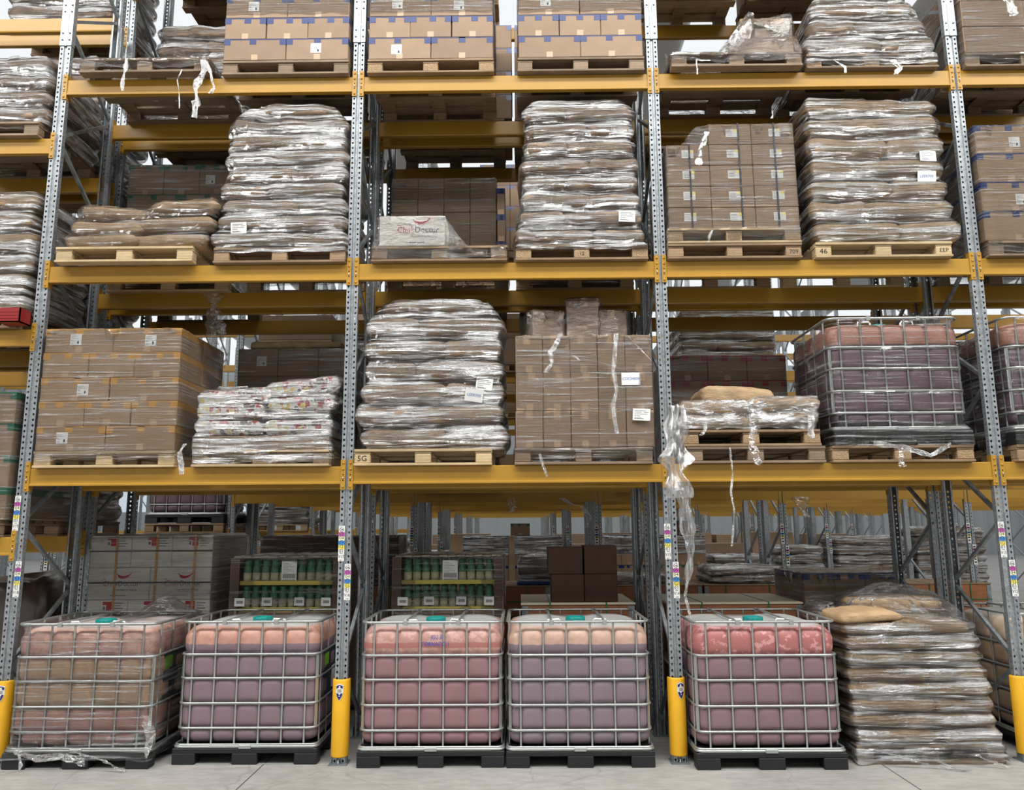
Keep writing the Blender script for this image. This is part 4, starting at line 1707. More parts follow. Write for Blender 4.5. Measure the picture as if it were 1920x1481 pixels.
p = pallet(2.068, F, z, 'wood_mid', 'lower pallet stencilled 709 of a pair, middle shelf, right bay', marks=[(2, '709', .055)], w=1.21)
p2 = pallet(2.07, F, z + .146, 'wood_light', 'upper pallet under the strapped cartons, middle shelf, right bay', sub=1, w=1.21)
zb = z + .292
ct = []
rows = [.205, .205, .205, .205, .205]
zz = zb
for ri, h in enumerate(rows):
    for ci in range(3):
        if ri == 4 and ci == 0:
            continue
        w = .398
        x = 1.485 + w * (ci + .5)
        for dr in (0,):
            ct.append(carton(x, F + .02 + dr * .48, zz, w - .004, .955, h - .003, f'small-labelled carton, {row_word(ri, 5)}, {col_word(ci, 3)}{", rear" if dr else ""}, black-strapped stack, middle shelf', 'card', None, (.05 if ci else .0, .55) if dr == 0 else None, lk=1, group='black-strapped cartons'))
    zz += h
for i, (x, zt) in enumerate(((1.70, zb + .82), (2.16, zb + 1.026), (2.49, zb + 1.026))):
    b = MB()
    b.box(x - .008, x + .008, F + .0135, F + .0165, zb, zt)
    b.box(x - .008, x + .008, F + .0135, F + .97, zt, zt + .003)
    put('black_strap', b.build('black_strap', MT['strap_black']), None, (0, 0, 0), 0, f'{("left", "middle", "right")[i]} vertical black strap round the strapped cartons, middle shelf, right bay', 'strap', 'black straps')
FW = film(ct + [p2], 'taut stretch wrap slanting over the strapped cartons, middle shelf, right bay', z0=z + .17, mkey='film', seed=12, slope=.9, topcap=True,
     tails=[([(1.92, F - .03, z + .26), (1.86, F - .05, z + .25), (1.83, F - .06, z + .2), (1.82, F - .06, z + .13)], .03, {}),
            ([(1.86, F - .03, 5.5), (1.83, F - .05, 5.40), (1.78, F - .06, 5.3), (1.76, F - .07, 5.15)], .07, {'mkey': 'film_thick'})])

p = pallet(3.41, F, z, 'wood_light', 'pallet stencilled 46 under the bulky sacks, middle shelf, right bay', marks=[(0, '46', .07), (2, 'EEP', .055)], w=1.232)
ss = sack_stack(2.81, 4.09, F + .0, F + 1.0, z + .146, [.215, .2, .21, .2, .215, .2, .17], 'bulky stack, middle shelf, right bay', 'sacks, middle shelf, right bay', mkey='kraft', seed=23, top=(2.79, 3.98))
FW = film(ss, 'loose stretch wrap round the bulky sack stack, middle shelf, right bay', z0=z + .15, mkey='film_mid', seed=13, slope=.85, amp=.010, off=.010)
sheet(FW, 3.86, F - .07, 5.06, 'LEEKF05', w=.165, h=.10, rz=.03, label='white slip handwritten LEEKF05 on the bulky sacks, middle shelf, right bay')
sheet(FW, 3.89, F - .05, 5.26, None, 4, rz=.05, label='printed slip above the handwritten slip, bulky sacks, middle shelf, right bay')

# ================================================================ top shelf
z = Z[3]
p = pallet(-3.40, F - .06, z, 'wood_old', 'film-wrapped near-empty pallet, top shelf, left bay', w=1.225)
FW = film([p], 'ragged film wound round the near-empty pallet, top shelf, left bay', z0=z + .06, mkey='film_thick', seed=14, slope=.9, amp=.006,
     tails=[([(-3.55, F - .09, z + .12), (-3.54, F - .11, z - .02), (-3.56, F - .11, z - .12), (-3.55, F - .11, z - .22)], .05, {}),
            ([(-3.02, F - .09, z + .0), (-3.05, F - .11, z - .12), (-3.02, F - .11, z - .26), (-3.01, F - .11, z - .40)], .012, {'nf': 2}),
            ([(-2.83, F - .09, z + .10), (-2.80, F - .11, z - .02), (-2.87, F - .11, z - .2), (-2.85, F - .11, z - .35), (-2.87, F - .11, z - .5)], .07, {}),
            ([(-2.80, F - .09, z + .08), (-2.74, F - .11, z - .06), (-2.70, F - .11, z - .2), (-2.73, F - .11, z - .26)], .045, {})])
drape(lambda a, b, x, y: (x, y, z + .155 + .34 * max(0, math.cos(min(1, math.hypot((a - .55) / .55, (b - .5) / .62)) * math.pi / 2)) ** .8), -3.62, -3.02, .05, .75, 'dome of clear film standing up on the near-empty pallet, top shelf, left bay', 13)
for (xa, xb, bay, sd, lb, pk) in ((-2.68, -1.49, 'left bay', 4, [(0, 1, -.02, .55), (2, 0, -.05, .55)], 'wood_old'), (-1.30, -.115, 'centre bay left', 5, [(0, 0, -.05, .45), (2, 0, -.05, .6), (2, 1, -.05, .5)], 'wood_mid'), (.125, 1.305, 'centre bay right', 6, [(2, 0, -.05, .65)], 'wood_old')):
    p = pallet((xa + xb) / 2, F, z, pk, f'worn pallet under the blue-taped cartons, top shelf, {bay}', sub=sd)
    ct = carton_stack(xa, xb, F, z + .146, [(2, .222), (3, .222), (2, .222), (3, .222)], 1.0, f'blue-taped stack, top shelf, {bay}', dict(tape='blue', word='brown carton'), 'blue-taped cartons, top shelf', lb, seed=sd, depth_rows=1)
    FW = film([c for c in ct if c.location.z > z + .5], f'stretch wrap round the upper blue-taped cartons, top shelf, {bay}', mkey='film', seed=sd + 30, slope=2, z0=z + .63)

p = pallet(2.172, F - .05, z, 'wood_old', 'weathered pallet with a bagged carton, top shelf, right bay', w=1.225)
c1 = carton(2.52, F + .10, z + .146, .50, .45, .45, 'bagged carton standing at the right end of the weathered pallet, top shelf, right bay', 'card_warm', 'clear', tabs=False)
c2 = carton(1.72, F + .30, z + .146, .22, .30, .16, 'small carton with blue edge under loose film, top shelf, right bay', 'card', 'blue', tabs=False)
FW = film([c1, c2, p], 'loose clear film slumped off the bagged carton, top shelf, right bay', mkey='film_thick', z0=z + .06, seed=15, slope=.25, amp=.014, off=.012,
     tails=[([(1.78, F - .09, z + .04), (1.785, F - .1, z - .06), (1.78, F - .1, z - .11)], .02, {})])
p = pallet(3.458, F, z, 'wood_old', 'pallet wrapped under the mounded sacks, top shelf, right bay', sub=1, w=1.235)
ss = sack_stack(2.86, 4.07, F + .0, F + 1.0, z + .146, [.19, .19, .18, .16], 'mounded stack, top shelf, right bay', 'sacks, top shelf, right bay', mkey='kraft_grey', seed=31, top=(2.98, 3.80), crown=True)
FW = film(ss + [p], 'shiny stretch wrap over the mounded sacks, top shelf, right bay', z0=z + .04, seed=16, slope=.85, amp=.010,
     tails=[([(3.10, F - .03, z + .05), (3.17, F - .06, z - .03), (3.16, F - .07, z - .1)], .03, {}), ([(3.62, F - .03, z + .06), (3.68, F - .06, z - .04), (3.62, F - .07, z - .12)], .06, {'mkey': 'film_thick'})])

# ================================================================ floor level, front
t = ibc(-3.517, -.118, 0, 'tank_a', 'wrapped caged tank of orange-brown liquid on the floor, left bay', guards=True)
FW = film([t], 'stretch wrap with ragged hem round the orange-brown tank on the floor, left bay', z0=.07, mkey='film', slope=1.2, seed=17, topcap=False, flare=.02,
     tails=[([(-4.0, -.15, .16), (-3.8, -.17, .10), (-3.6, -.17, .12), (-3.4, -.17, .07)], .07, {'axis': Vector((0, 0, 1)), 'mkey': 'film_thick'}),
            ([(-3.5, -.16, .15), (-3.25, -.18, .09), (-3.12, -.19, .03), (-3.06, -.20, .012)], .08, {'mkey': 'film_thick'}),
            ([(-3.95, -.16, .13), (-3.92, -.17, .05), (-3.93, -.17, .015)], .03, {}),
            ([(-2.95, -.12, .42), (-2.90, -.14, .25), (-2.92, -.15, .1)], .10, {'mkey': 'film_thick', 'nf': 6})])
drape(lambda a, b, x, y: (x, y, 1.14 + .17 * math.exp(-((a - .45) / .28) ** 2 - ((b - .5) / .32) ** 2)), -3.46, -2.78, .25, .85, 'crumpled clear sheet lying on top of the wrapped orange-brown tank', 3)
ibc(-2.18, -.006, 0, 'tank_b', 'caged tank of purple liquid with coral stain on the floor, left bay')
ibc(-.633, -.112, 0, 'tank_c', 'caged tank of rose liquid with blue handwriting on the floor, centre bay', writing=('JO2 B', 'TORNADO 1'))
ibc(.58, -.127, 0, 'tank_d', 'caged tank of plum liquid with even peach top on the floor, centre bay')
ibc(2.097, -.2, 0, 'tank_e', 'caged tank of red-mottled liquid on the floor, right bay')

p = pallet(3.425, -.06, 0, 'wood_old', 'pallet under the film-hooded sack stack on the floor, right bay', w=1.2)
ss = sack_stack(2.85, 4.02, -.06, .94, .146, [.122] * 8, 'hooded stack on the floor, right bay', 'sacks on the floor, right bay', mkey='kraft', seed=41, top=(2.80, 3.86), word='kraft sack')
fr = sack(3.45, .55, 1.20, .8, .5, .16, 'topmost kraft sack bulging under the hood, floor stack, right bay', 1, 'kraft')
FW = film(ss + [p, fr], 'clear hood and stretch wrap over the kraft sack stack on the floor, right bay', z0=.02, mkey='film_mid', seed=18, slope=.85, amp=.012, off=.012, flare=.05,
     tails=[([(3.0, -.12, .12), (3.2, -.15, .06), (3.4, -.17, .012)], .10, {'mkey': 'film_thick', 'nf': 6}),
            ([(3.7, -.13, .10), (3.85, -.17, .05), (3.95, -.19, .012)], .09, {'mkey': 'film_thick', 'nf': 6}),
            ([(3.42, -.15, .06), (3.5, -.24, .012), (3.62, -.25, .012)], .06, {})])
sack(3.02, .12, 1.155, .56, .36, .11, 'flat folded kraft bag on the front corner of the hooded stack', 0, 'kraft', rot=(.05, -.03, .12))
drape(lambda a, b, x, y: (x, y, 1.24 + .14 * math.exp(-((a - .55) / .4) ** 2 - ((b - .6) / .4) ** 2) - .22 * max(0, abs(2 * a - 1) - .7) - .5 * max(0, .25 - b)), 3.0, 3.95, .1, 1.0, 'loose clear hood sheet crumpled over the floor sack stack, right bay', 8)

# ================================================================ slivers in the bays beyond
xl = -4.98
p = pallet(xl, F, ZL[3], 'wood_old', 'pallet under the wrapped sacks, top shelf, far-left bay')
ss = sack_stack(-5.58, -4.33, F, F + 1.0, ZL[3] + .146, [.17] * 4, 'stack on top shelf, far-left bay', 'sacks, top shelf, far-left bay', seed=51)
FW = film(ss, 'stretch wrap round the sacks, top shelf, far-left bay', z0=ZL[3] + .10, seed=51, slope=.85, amp=.012)
p = pallet(xl - .02, F, ZL[2], 'wood_mid', 'pallet with a red crate at its corner, middle shelf, far-left bay')
ss = sack_stack(-5.62, -4.36, F + .05, F + 1.0, ZL[2] + .146, [.2, .2, .2, .2, .2, .17], 'stack on middle shelf, far-left bay', 'sacks, middle shelf, far-left bay', mkey='kraft', seed=52)
FW = film(ss, 'stretch wrap round the sacks, middle shelf, far-left bay', z0=ZL[2] + .15, seed=52, slope=.4, amp=.010)
mb = MB()
for a in ((-.1, .1, -.08, -.07, 0, .13), (-.1, .1, .07, .08, 0, .13), (-.1, -.09, -.08, .08, 0, .13), (.09, .1, -.08, .08, 0, .13), (-.1, .1, -.08, .08, 0, .01)):
    mb.box(*a)
for zz in (.03, .06, .09):
    mb.box(-.085, .085, -.083, -.079, zz, zz + .012)
r = put('red_crate', mb.build('red_crate', MT['red_plastic']), None, (-4.36, F - .09, ZL[2] + .01), 0, 'small red plastic crate at the pallet corner, middle shelf, far-left bay', 'crate')
p = pallet(xl, F, ZL[1], 'wood_old', 'pallet under the green-taped cartons, lowest shelf, far-left bay')
ct = carton_stack(-5.58, -4.34, F + .02, ZL[1] + .146, [(2, .28)] * 4, 1.0, 'green-taped stack, lowest shelf, far-left bay', dict(tape='green', word='brown carton'), 'green-taped cartons, far-left bay', depth_rows=1)
FW = film(ct, 'stretch wrap round the green-taped cartons, lowest shelf, far-left bay', z0=ZL[1] + .15, mkey='film', seed=53, slope=2)
sack(-5.25, 1.62, .72, 1.28, .92, 1.42, 'big dark brown wrapped bulk bag on the floor, far-left bay', 2, 'dark_bag', e1=.5, lump=.10)
# far right
p = pallet(4.93, F, Z[3], 'wood_old', 'pallet under the plain wrapped cartons, top shelf, far-right bay')
ct = carton_stack(4.34, 5.52, F, Z[3] + .146, [(2, .27)] * 3, 1.0, 'plain wrapped stack, top shelf, far-right bay', dict(tape=None, word='brown carton'), 'plain cartons, far-right bay', depth_rows=1)
FW = film(ct + [p], 'stretch wrap with a loose tail round plain cartons, top shelf, far-right bay', z0=Z[3] + .05, mkey='film', seed=54, slope=1.5,
     tails=[([(4.66, F - .03, 7.1), (4.70, F - .06, 6.9), (4.76, F - .07, 6.75), (4.78, F - .07, 6.62)], .09, {})])
p = pallet(4.95, F, Z[2], 'wood_old', 'pallet under the blue-taped cartons, middle shelf, far-right bay')
ct = carton_stack(4.335, 5.53, F, Z[2] + .146, [(2, .28)] * 4, 1.0, 'blue-taped stack, middle shelf, far-right bay', dict(tape='blue', word='tan carton', mat='card_warm'), 'blue-taped cartons, far-right bay', [(1, 0, .1, .4), (3, 0, .1, .4)], depth_rows=1)
FW = film(ct + [p], 'stretch wrap round the blue-taped cartons, middle shelf, far-right bay', z0=Z[2] + .03, mkey='film', seed=55, slope=1.5)
p = pallet(5.0, F, Z[1], 'wood_mid', 'pallet under the wrapped tank, lowest shelf, far-right bay')
t = ibc(5.0, F, Z[1] + .146, 'tank_f', 'wrapped caged tank of violet liquid, lowest shelf, far-right bay', guards=True)
FW = film([t], 'stretch wrap round the caged tank, lowest shelf, far-right bay', z0=Z[1] + .14, mkey='film', slope=1.2, seed=56, topcap=False)
ibc(4.98, .25, 0, 'tank_g', 'caged tank of beige liquid on the floor, far-right bay')

# ================================================================ rear rack loads
Y2 = 1.06


def logo_carton(x, y, z, w, d, h, label, kind):
    c = carton(x, y, z, w, d, h, label, 'card_white', None, group='white printed cartons')
    if kind == 'logo':
        put('printed_logo', LOGO, c, (.0, -.003, h * .50))
    elif kind == 'mark':
        b = MB()
        b.quad_xz(-.04, .055, h - .10, h - .012, -.003, 0)
        b.quad_xz(-.045, -.005, h - .12, h - .045, -.0035, 1)
        b.quad_xz(-.035, -.015, h - .09, h - .06, -.004, 2)
        for i in range(4):
            b.quad_xz(.07, .16 - .02 * (i % 2), h - .03 - i * .025, h - .024 - i * .025, -.003, 2)
        put('printed_mark', b.build('printed_mark', [MT['red_ink'], MT['white'], MT['grey_ink']]), c)
    return c


LOGO = chilli_logo(.40)
pallet(-3.55, Y2, 0, 'wood_old', 'lower of two pallets under the white printed cartons on the floor, rear rack')
p = pallet(-3.55, Y2, .146, 'wood_mid', 'upper pallet under the white printed cartons on the floor, rear rack')
ch = []
zz = .292
for ri in range(5):
    n = 2 if ri % 2 == 1 else 3
    w = 1.22 / n
    for dr in (0,):
        for ci in range(n):
            kd = None if dr else ('logo' if n == 2 else 'mark')
            ch.append(logo_carton(-4.165 + w * (ci + .5), Y2 + .5 * dr, zz, w - .003, .995, .309, f'white printed carton, {row_word(ri, 5)}, {col_word(ci, n)}{", rear" if dr else ""}, white stack on floor, left bay', kd))
    zz += .3125
for i, x in enumerate((-3.90, -3.50, -3.12)):
    b = MB()
    b.box(x - .012, x + .012, Y2 - .007, Y2 - .004, .30, zz + .003)
    b.box(x - .012, x + .012, Y2 - .007, Y2 + .95, zz + .001, zz + .004)
    put('amber_strap', b.build('amber_strap', MT['tape_yellow']), None, (0, 0, 0), 0, f'{("left", "middle", "right")[i]} amber strap down the white printed carton stack', 'strap', 'amber straps')
for i, q in enumerate((1.395, 1.70, 1.09)):
    b = MB()
    b.box(-4.165, -2.945, Y2 - .010, Y2 - .007, q - .006, q + .006)
    put('black_strap', b.build('black_strap', MT['strap_black']), None, (0, 0, 0), 0, f'{("middle", "upper", "lower")[i]} horizontal black strap round the white printed carton stack', 'strap', 'black straps on white cartons')
FW = film(ch, 'grey-edged film hood over the white printed cartons, rear rack, left bay', mkey='film', seed=60, slope=1.0, off=.016)


def bottle_pallet(xa, xb, where, seed):
    """shrink-wrapped trays of bottles with card corner posts"""
    pallet((xa + xb) / 2, Y2, 0, 'wood_mid', f'pallet under the trays of bottles, {where}', w=(xb - xa) / 1.0 if xb - xa > 1 else 1.0)
    base = carton_stack(xa + .02, xb - .02, Y2 + .02, .146, [(1, .48)] * 2, .95, f'block under the bottle trays, {where}', dict(tape=None, word='brown carton'), 'cartons under bottle trays', depth_rows=1)
    z0 = .146 + .96
    out = list(base)
    bot = MB()
    bot.lathe([(.018, 0), (.037, .003), (.040, .02), (.040, .135), (.036, .165), (.027, .182), (.026, .20)], 14)
    me_b = bot.build('bottle', MT['bottle_green'])
    lb = MB()
    lb.lathe([(.0408, .014), (.0408, .112)], 14)
    me_l = lb.build('bottle_label', MT['bottle_label'])
    cp = MB()
    cp.lathe([(.029, .185), (.030, .19), (.030, .228), (.026, .233), (.002, .233)], 14)
    me_c = cp.build('bottle_cap', MT['cap_green'])
    wi = (xb - xa) - .20
    n = 10
    for tier in (0, 1):
        zt = z0 + .255 * tier
        b = MB()
        b.box(xa + .09, xb - .09, Y2 + .05, Y2 + .9, zt, zt + .006)
        b.box(xa + .09, xb - .09, Y2 + .045, Y2 + .05, zt, zt + .040)
        put('bottle_tray', b.build('bottle_tray', MT['tray_yellow']), None, (0, 0, 0), 0, f'yellow card tray under the {("lower", "upper")[tier]} tier of bottles, {where}', 'tray', 'bottle trays')
        for row in (0, 1, 2):
            for i in range(n):
                o = put('bottle', me_b, None, (xa + .10 + wi * (i + .5) / n, Y2 + .10 + .085 * row, zt + .0065), (i * 1.7 + row) % 6, f'green-capped bottle in the {("lower", "upper")[tier]} tier, {("front", "second", "third")[row]} row, {where}', 'bottle', f'green-capped bottles, {("lower", "upper")[tier]} tier, {("front", "second", "third")[row]} row, {where}')
                put('bottle_label', me_l, o)
                put('bottle_cap', me_c, o)
                if row == 0:
                    out.append(o)
    zt = z0 + .52
    b = MB()
    for i in range(12):
        w = (xb - xa - .06) / 12
        b.box(xa + .03 + w * i, xa + .03 + w * (i + .92), Y2 + .02, Y2 + .95, zt, zt + .012 + .006 * (i % 2))
    out.append(put('top_sheet', b.build('top_sheet', MT['cream_top']), None, (0, 0, 0), 0, f'slatted cream top sheet over the bottle trays, {where}', 'top sheet', 'top sheets'))
    for i, x in enumerate((xa, xb - .09)):
        b = MB()
        b.box(x, x + .09, Y2 + .015, Y2 + .022, z0 - .1, zt)
        xx = x if i == 0 else x + .083
        b.box(xx, xx + .007, Y2 + .022, Y2 + .9, z0 - .1, zt)
        out.append(put('corner_post', b.build('corner_post', MT['board_brown']), None, (0, 0, 0), 0, f'brown card corner post, {("left", "right")[i]} end of bottle trays, {where}', 'corner post', 'corner posts'))
    FW = film(out, f'brownish shrink film over the trays of bottles, {where}', z0=z0 - .05, mkey='film', seed=seed, slope=2.5)
    sheet(FW, (xa + xb) / 2 + .02, Y2 + .002, z0 + .37, None, 2, label=f'tall barcode label on the bottle trays, {where}')
    for i, fx in enumerate((.10, .33, .62, .87)):
        sheet(FW, xa + (xb - xa) * fx, Y2 + .002, z0 + .095, None, 3, label=f'small barcode label, {("leftmost", "second", "third", "rightmost")[i]} of four, bottle trays, {where}')


bottle_pallet(-2.765, -1.66, 'rear rack, left bay', 61)
bottle_pallet(-1.16, -.06, 'rear rack, centre bay', 62)


# plywood crates with cream lids, banded with green straps
def crate(x0, x1, y, z, h, label, d=1.0, lid='ply', bands=True):
    r = put('plywood_crate', None, None, ((x0 + x1) / 2, y, z), 0, label, 'crate', 'plywood crates')
    w = x1 - x0
    b = MB()
    b.cbox(-w / 2, w / 2, 0, d, .09, h - .02, .004)
    put('panel', b.build('panel', MT['ply']), r)
    b = MB()
    b.cbox(-w / 2 - .01, w / 2 + .01, -.01, d + .01, h - .02, h, .003)
    put('crate_lid', b.build('crate_lid', MT['cream_top'] if lid == 'cream' else MT['wood_mid']), r)
    for i in (-1, 0, 1):
        b = MB()
        b.cbox(i * (w / 2 - .06) - .05, i * (w / 2 - .06) + .05, .02, d - .02, 0, .09, .003)
        put('bearer', b.build('bearer', MT['wood_pale_edge']), r)
    if bands:
        for i in (-1, 1):
            b = MB()
            b.box(i * w * .25 - .008, i * w * .25 + .008, -.012, -.009, .05, h + .001)
            b.box(i * w * .25 - .008, i * w * .25 + .008, -.012, d, h, h + .003)
            put('band', b.build('band', MT['strap_green']), r)
        b = MB()
        b.box(-w / 2, w / 2, -.013, -.010, h * .55, h * .55 + .014)
        put('band', b.build('band', MT['strap_green']), r)
    for i in (-1, 1):
        b = MB()
        b.box(i * (w / 2 - .03) - .03, i * (w / 2 - .03) + .03, -.006, .001, .1, h - .03)
        put('corner_plate', b.build('corner_plate', MT['brace']), r)
    return r


crate(.12, 1.22, Y2, 0, .60, 'lower cream-lidded crate under the dark cartons, rear rack, centre bay', lid='cream')
crate(.12, 1.22, Y2, .60, .578, 'upper cream-lidded crate carrying four dark cartons, rear rack, centre bay', lid='cream')
zz = 1.18
for nm, x, zb, w, h in (('lower left', .575, zz, .325, .268), ('lower right', .905, zz, .325, .268), ('upper left', .555, zz + .27, .345, .262), ('upper right', .905, zz + .27, .325, .275)):
    carton(x, Y2 + .06, zb, w, .34, h, f'dark brown carton, {nm} of four on the cream-lidded crate', 'card_dark', None, tabs=False, group='dark cartons')
crate(1.55, 2.85, Y2, 0, .60, 'lower cream-lidded crate behind the red-mottled tank, rear rack, right bay', lid='cream')
crate(1.55, 2.85, Y2, .60, .575, 'upper cream-lidded crate behind the red-mottled tank, rear rack, right bay', lid='cream')
pallet(3.35, Y2, 0, 'wood_mid', 'pallet under the blue-edged cartons behind the floor sacks, rear rack')
ct = carton_stack(2.88, 3.78, Y2, .146, [(2, .33)] * 3 + [(3, .31)], .9, 'blue-edged stack behind floor sacks, rear rack', dict(tape='blue', word='dark tan carton', mat='card_warm'), 'blue-edged cartons', depth_rows=1)
FW = film(ct, 'brownish film over the blue-edged cartons behind the floor sacks', mkey='film', seed=63, slope=.8, amp=.012)

# lowest, middle and top shelf of the rear rack
z = Z[1]
pallet(-2.2, Y2, z, 'wood_mid', 'pallet under the labelled cartons, rear rack, lowest shelf, left bay')
ct = carton_stack(-2.80, -1.55, Y2, z + .146, [(3, .29)] * 4, 1.0, 'wrapped stack, rear rack, lowest shelf, left bay', dict(tape=None, word='brown carton'), 'cartons, rear rack, lowest shelf, left bay', [(3, 0, .1, .55)], depth_rows=1)
FW = film(ct, 'stretch wrap round the cartons, rear rack, lowest shelf, left bay', mkey='film', seed=64, slope=2)
for i, (x, zz, nm) in enumerate(((-2.45, z + 1.37, 'left'), (-2.02, z + 1.37, 'right'))):
    sack(x, Y2 + .3, zz, .55, .42, .11, f'{nm} kraft sack lying on the cartons, rear rack, lowest shelf, left bay', i + 1, 'kraft')
pallet(-.7, Y2, z, 'wood_old', 'pallet behind the sack stack, rear rack, lowest shelf, centre bay')
ct = carton_stack(-1.25, -.1, Y2, z + .146, [(2, .29)] * 3, 1.0, 'stack behind tall cartons, rear rack, lowest shelf, centre bay', dict(tape='blue', word='brown carton'), 'cartons, rear rack, lowest shelf, centre bay', depth_rows=1)
pallet(2.25, Y2, z, 'wood_old', 'pallet under the red-taped cartons, rear rack, lowest shelf, right bay')
ct = carton_stack(1.64, 2.85, Y2, z + .146, [(3, .262)] * 4, 1.0, 'red-taped stack, rear rack, lowest shelf, right bay', dict(tape='red', word='brown carton', mat='card'), 'red-taped cartons', depth_rows=1)
FW = film(ct, 'stretch wrap round the red-taped cartons, rear rack, lowest shelf, right bay', mkey='film', seed=65, slope=2)
z = Z[2]
pallet(-3.5, Y2, z, 'wood_mid', 'pallet under the green-taped cartons, rear rack, middle shelf, left bay')
ct = carton_stack(-4.09, -2.93, Y2, z + .146, [(2, .34), (3, .34), (2, .34), (3, .34)], 1.0, 'green-taped stack, rear rack, middle shelf, left bay', dict(tape='green', word='brown carton'), 'green-taped cartons, rear rack', [(3, 2, -.2, .5)], depth_rows=1)
FW = film(ct, 'glossy stretch wrap round the green-taped cartons, rear rack, middle shelf, left bay', mkey='film', seed=66, slope=2)
pallet(-.68, Y2, z, 'wood_mid', 'pallet under the darkly wrapped cartons, rear rack, middle shelf, centre bay')
ct = carton_stack(-1.24, -.12, Y2, z + .146, [(4, .40), (4, .39), (4, .39)], 1.0, 'shiny stack, rear rack, middle shelf, centre bay', dict(tape=None, word='brown carton'), 'cartons, rear rack, middle shelf, centre bay', depth_rows=1)
FW = film(ct, 'glossy stretch wrap round the cartons behind the white logo carton, rear rack', mkey='film', seed=67, slope=2, amp=.008)
carton_stack(-.112, -.02, Y2, z + .002, [(1, .3)] * 4, 1.0, 'narrow column beside the shiny wrapped cartons, rear rack', dict(tape='blue', word='slim carton'), 'slim cartons, rear rack', depth_rows=1)
pallet(.72, Y2, z, 'wood_old', 'pallet behind the domed sacks, rear rack, middle shelf, centre bay')
ct = carton_stack(.10, 1.25, Y2, z + .146, [(2, .3)] * 2, 1.0, 'low stack, rear rack, middle shelf, centre bay', dict(tape='green', word='brown carton'), 'low cartons, rear rack, centre bay', depth_rows=1)
z = Z[3]
pallet(-3.45, Y2, z, 'wood_mid', 'pallet under the dull wrapped sacks, rear rack, top shelf, left bay')
ss = sack_stack(-3.95, -2.85, Y2, Y2 + 1.0, z + .146, [.2, .2, .2, .2, .2, .18], 'dull stack, rear rack, top shelf, left bay', 'sacks, rear rack, top shelf', seed=71, top=(-3.85, -2.95))
FW = film(ss, 'dull stretch wrap round the sacks, rear rack, top shelf, left bay', seed=68, slope=.85, amp=.01)
for x, w_ in ((-2.1, 'left bay'), (-.63, 'centre bay left'), (.68, 'centre bay right'), (2.2, 'right bay left'), (3.5, 'right bay right')):
    pallet(x, Y2, z, 'wood_old', f'dark pallet, rear rack, top shelf, {w_}')
for xa, xb, w_ in ((-1.22, .055, 'centre bay left'), (.085, 1.27, 'centre bay right')):
    ct = carton_stack(xa, xb, Y2, z + .146, [(2, .28)] * 4, 1.0, f'stack, rear rack, top shelf, {w_}', dict(tape='blue', word='brown carton'), f'cartons, rear rack, top shelf, {w_}', depth_rows=1)
z = Z[4]
for i, (x, w_) in enumerate(((-3.25, 'left bay'), (2.1, 'right bay left'), (3.45, 'right bay right'), (-.7, 'centre bay'))):
    pallet(x, Y2, z, ('wood_mid', 'wood_light')[i % 2], f'pallet seen from below, rear rack, uppermost shelf, {w_}', sub=i)
    ct = carton_stack(x - .58, x + .58, Y2, z + .146, [(1, .45)], 1.0, f'stack on uppermost shelf, rear rack, {w_}', dict(tape=None, word='plain carton'), 'cartons, uppermost shelf', depth_rows=1)
for k, w_, top in ((3, 'top', [.2] * 7), (4, 'uppermost', [.2] * 5)):
    pallet(-5.0, Y2, ZL[k], 'wood_mid', f'pallet under the bright wrapped sacks, rear rack, {w_} shelf, far-left bay')
    ss = sack_stack(-5.6, -4.42, Y2, Y2 + 1.0, ZL[k] + .146, top, f'bright stack, rear rack, {w_} shelf, far-left bay', f'sacks, rear rack, {w_} shelf, far-left bay', seed=73 + k)
    FW = film(ss, f'white-streaked stretch wrap, rear rack, {w_} shelf, far-left bay', seed=70 + k, slope=.85, amp=.012)
for k, w_ in ((1, 'lowest'), (2, 'middle')):
    pallet(-5.0, Y2, ZL[k], 'wood_old', f'pallet in shade, rear rack, {w_} shelf, far-left bay')
    ss = sack_stack(-5.6, -4.4, Y2, Y2 + 1.0, ZL[k] + .146, [.22] * 5, f'shaded stack, rear rack, {w_} shelf, far-left bay', f'sacks, rear rack, {w_} shelf, far-left', mkey='kraft', seed=83 + k)
    FW = film(ss, f'stretch wrap in shade, rear rack, {w_} shelf, far-left bay', seed=80 + k, slope=.85, amp=.012)
for k, w_ in ((1, 'lowest'), (3, 'top')):
    pallet(5.0, Y2, Z[k], 'wood_old', f'pallet in shade, rear rack, {w_} shelf, far-right bay')
    ct = carton_stack(4.42, 5.6, Y2, Z[k] + .146, [(1, .45)] * 2, 1.0, f'shaded stack, rear rack, {w_} shelf, far-right bay', dict(tape=None, word='brown carton', mat='card'), f'cartons, rear rack, {w_} shelf, far-right', depth_rows=1)
tail_thing([(-2.99, .84, 4.28), (-2.97, .82, 4.05), (-2.93, .80, 3.85), (-2.96, .80, 3.68)], .22, 'long bunch of clear film hanging from the middle shelf, left bay', 3, mkey='film_thick', nf=8, amp=.9)
tail_thing([(-2.88, .83, 3.95), (-2.87, .82, 3.7), (-2.86, .82, 3.5)], .06, 'thin clear film strand hanging below the bunch, left bay', 4, mkey='film_thick')

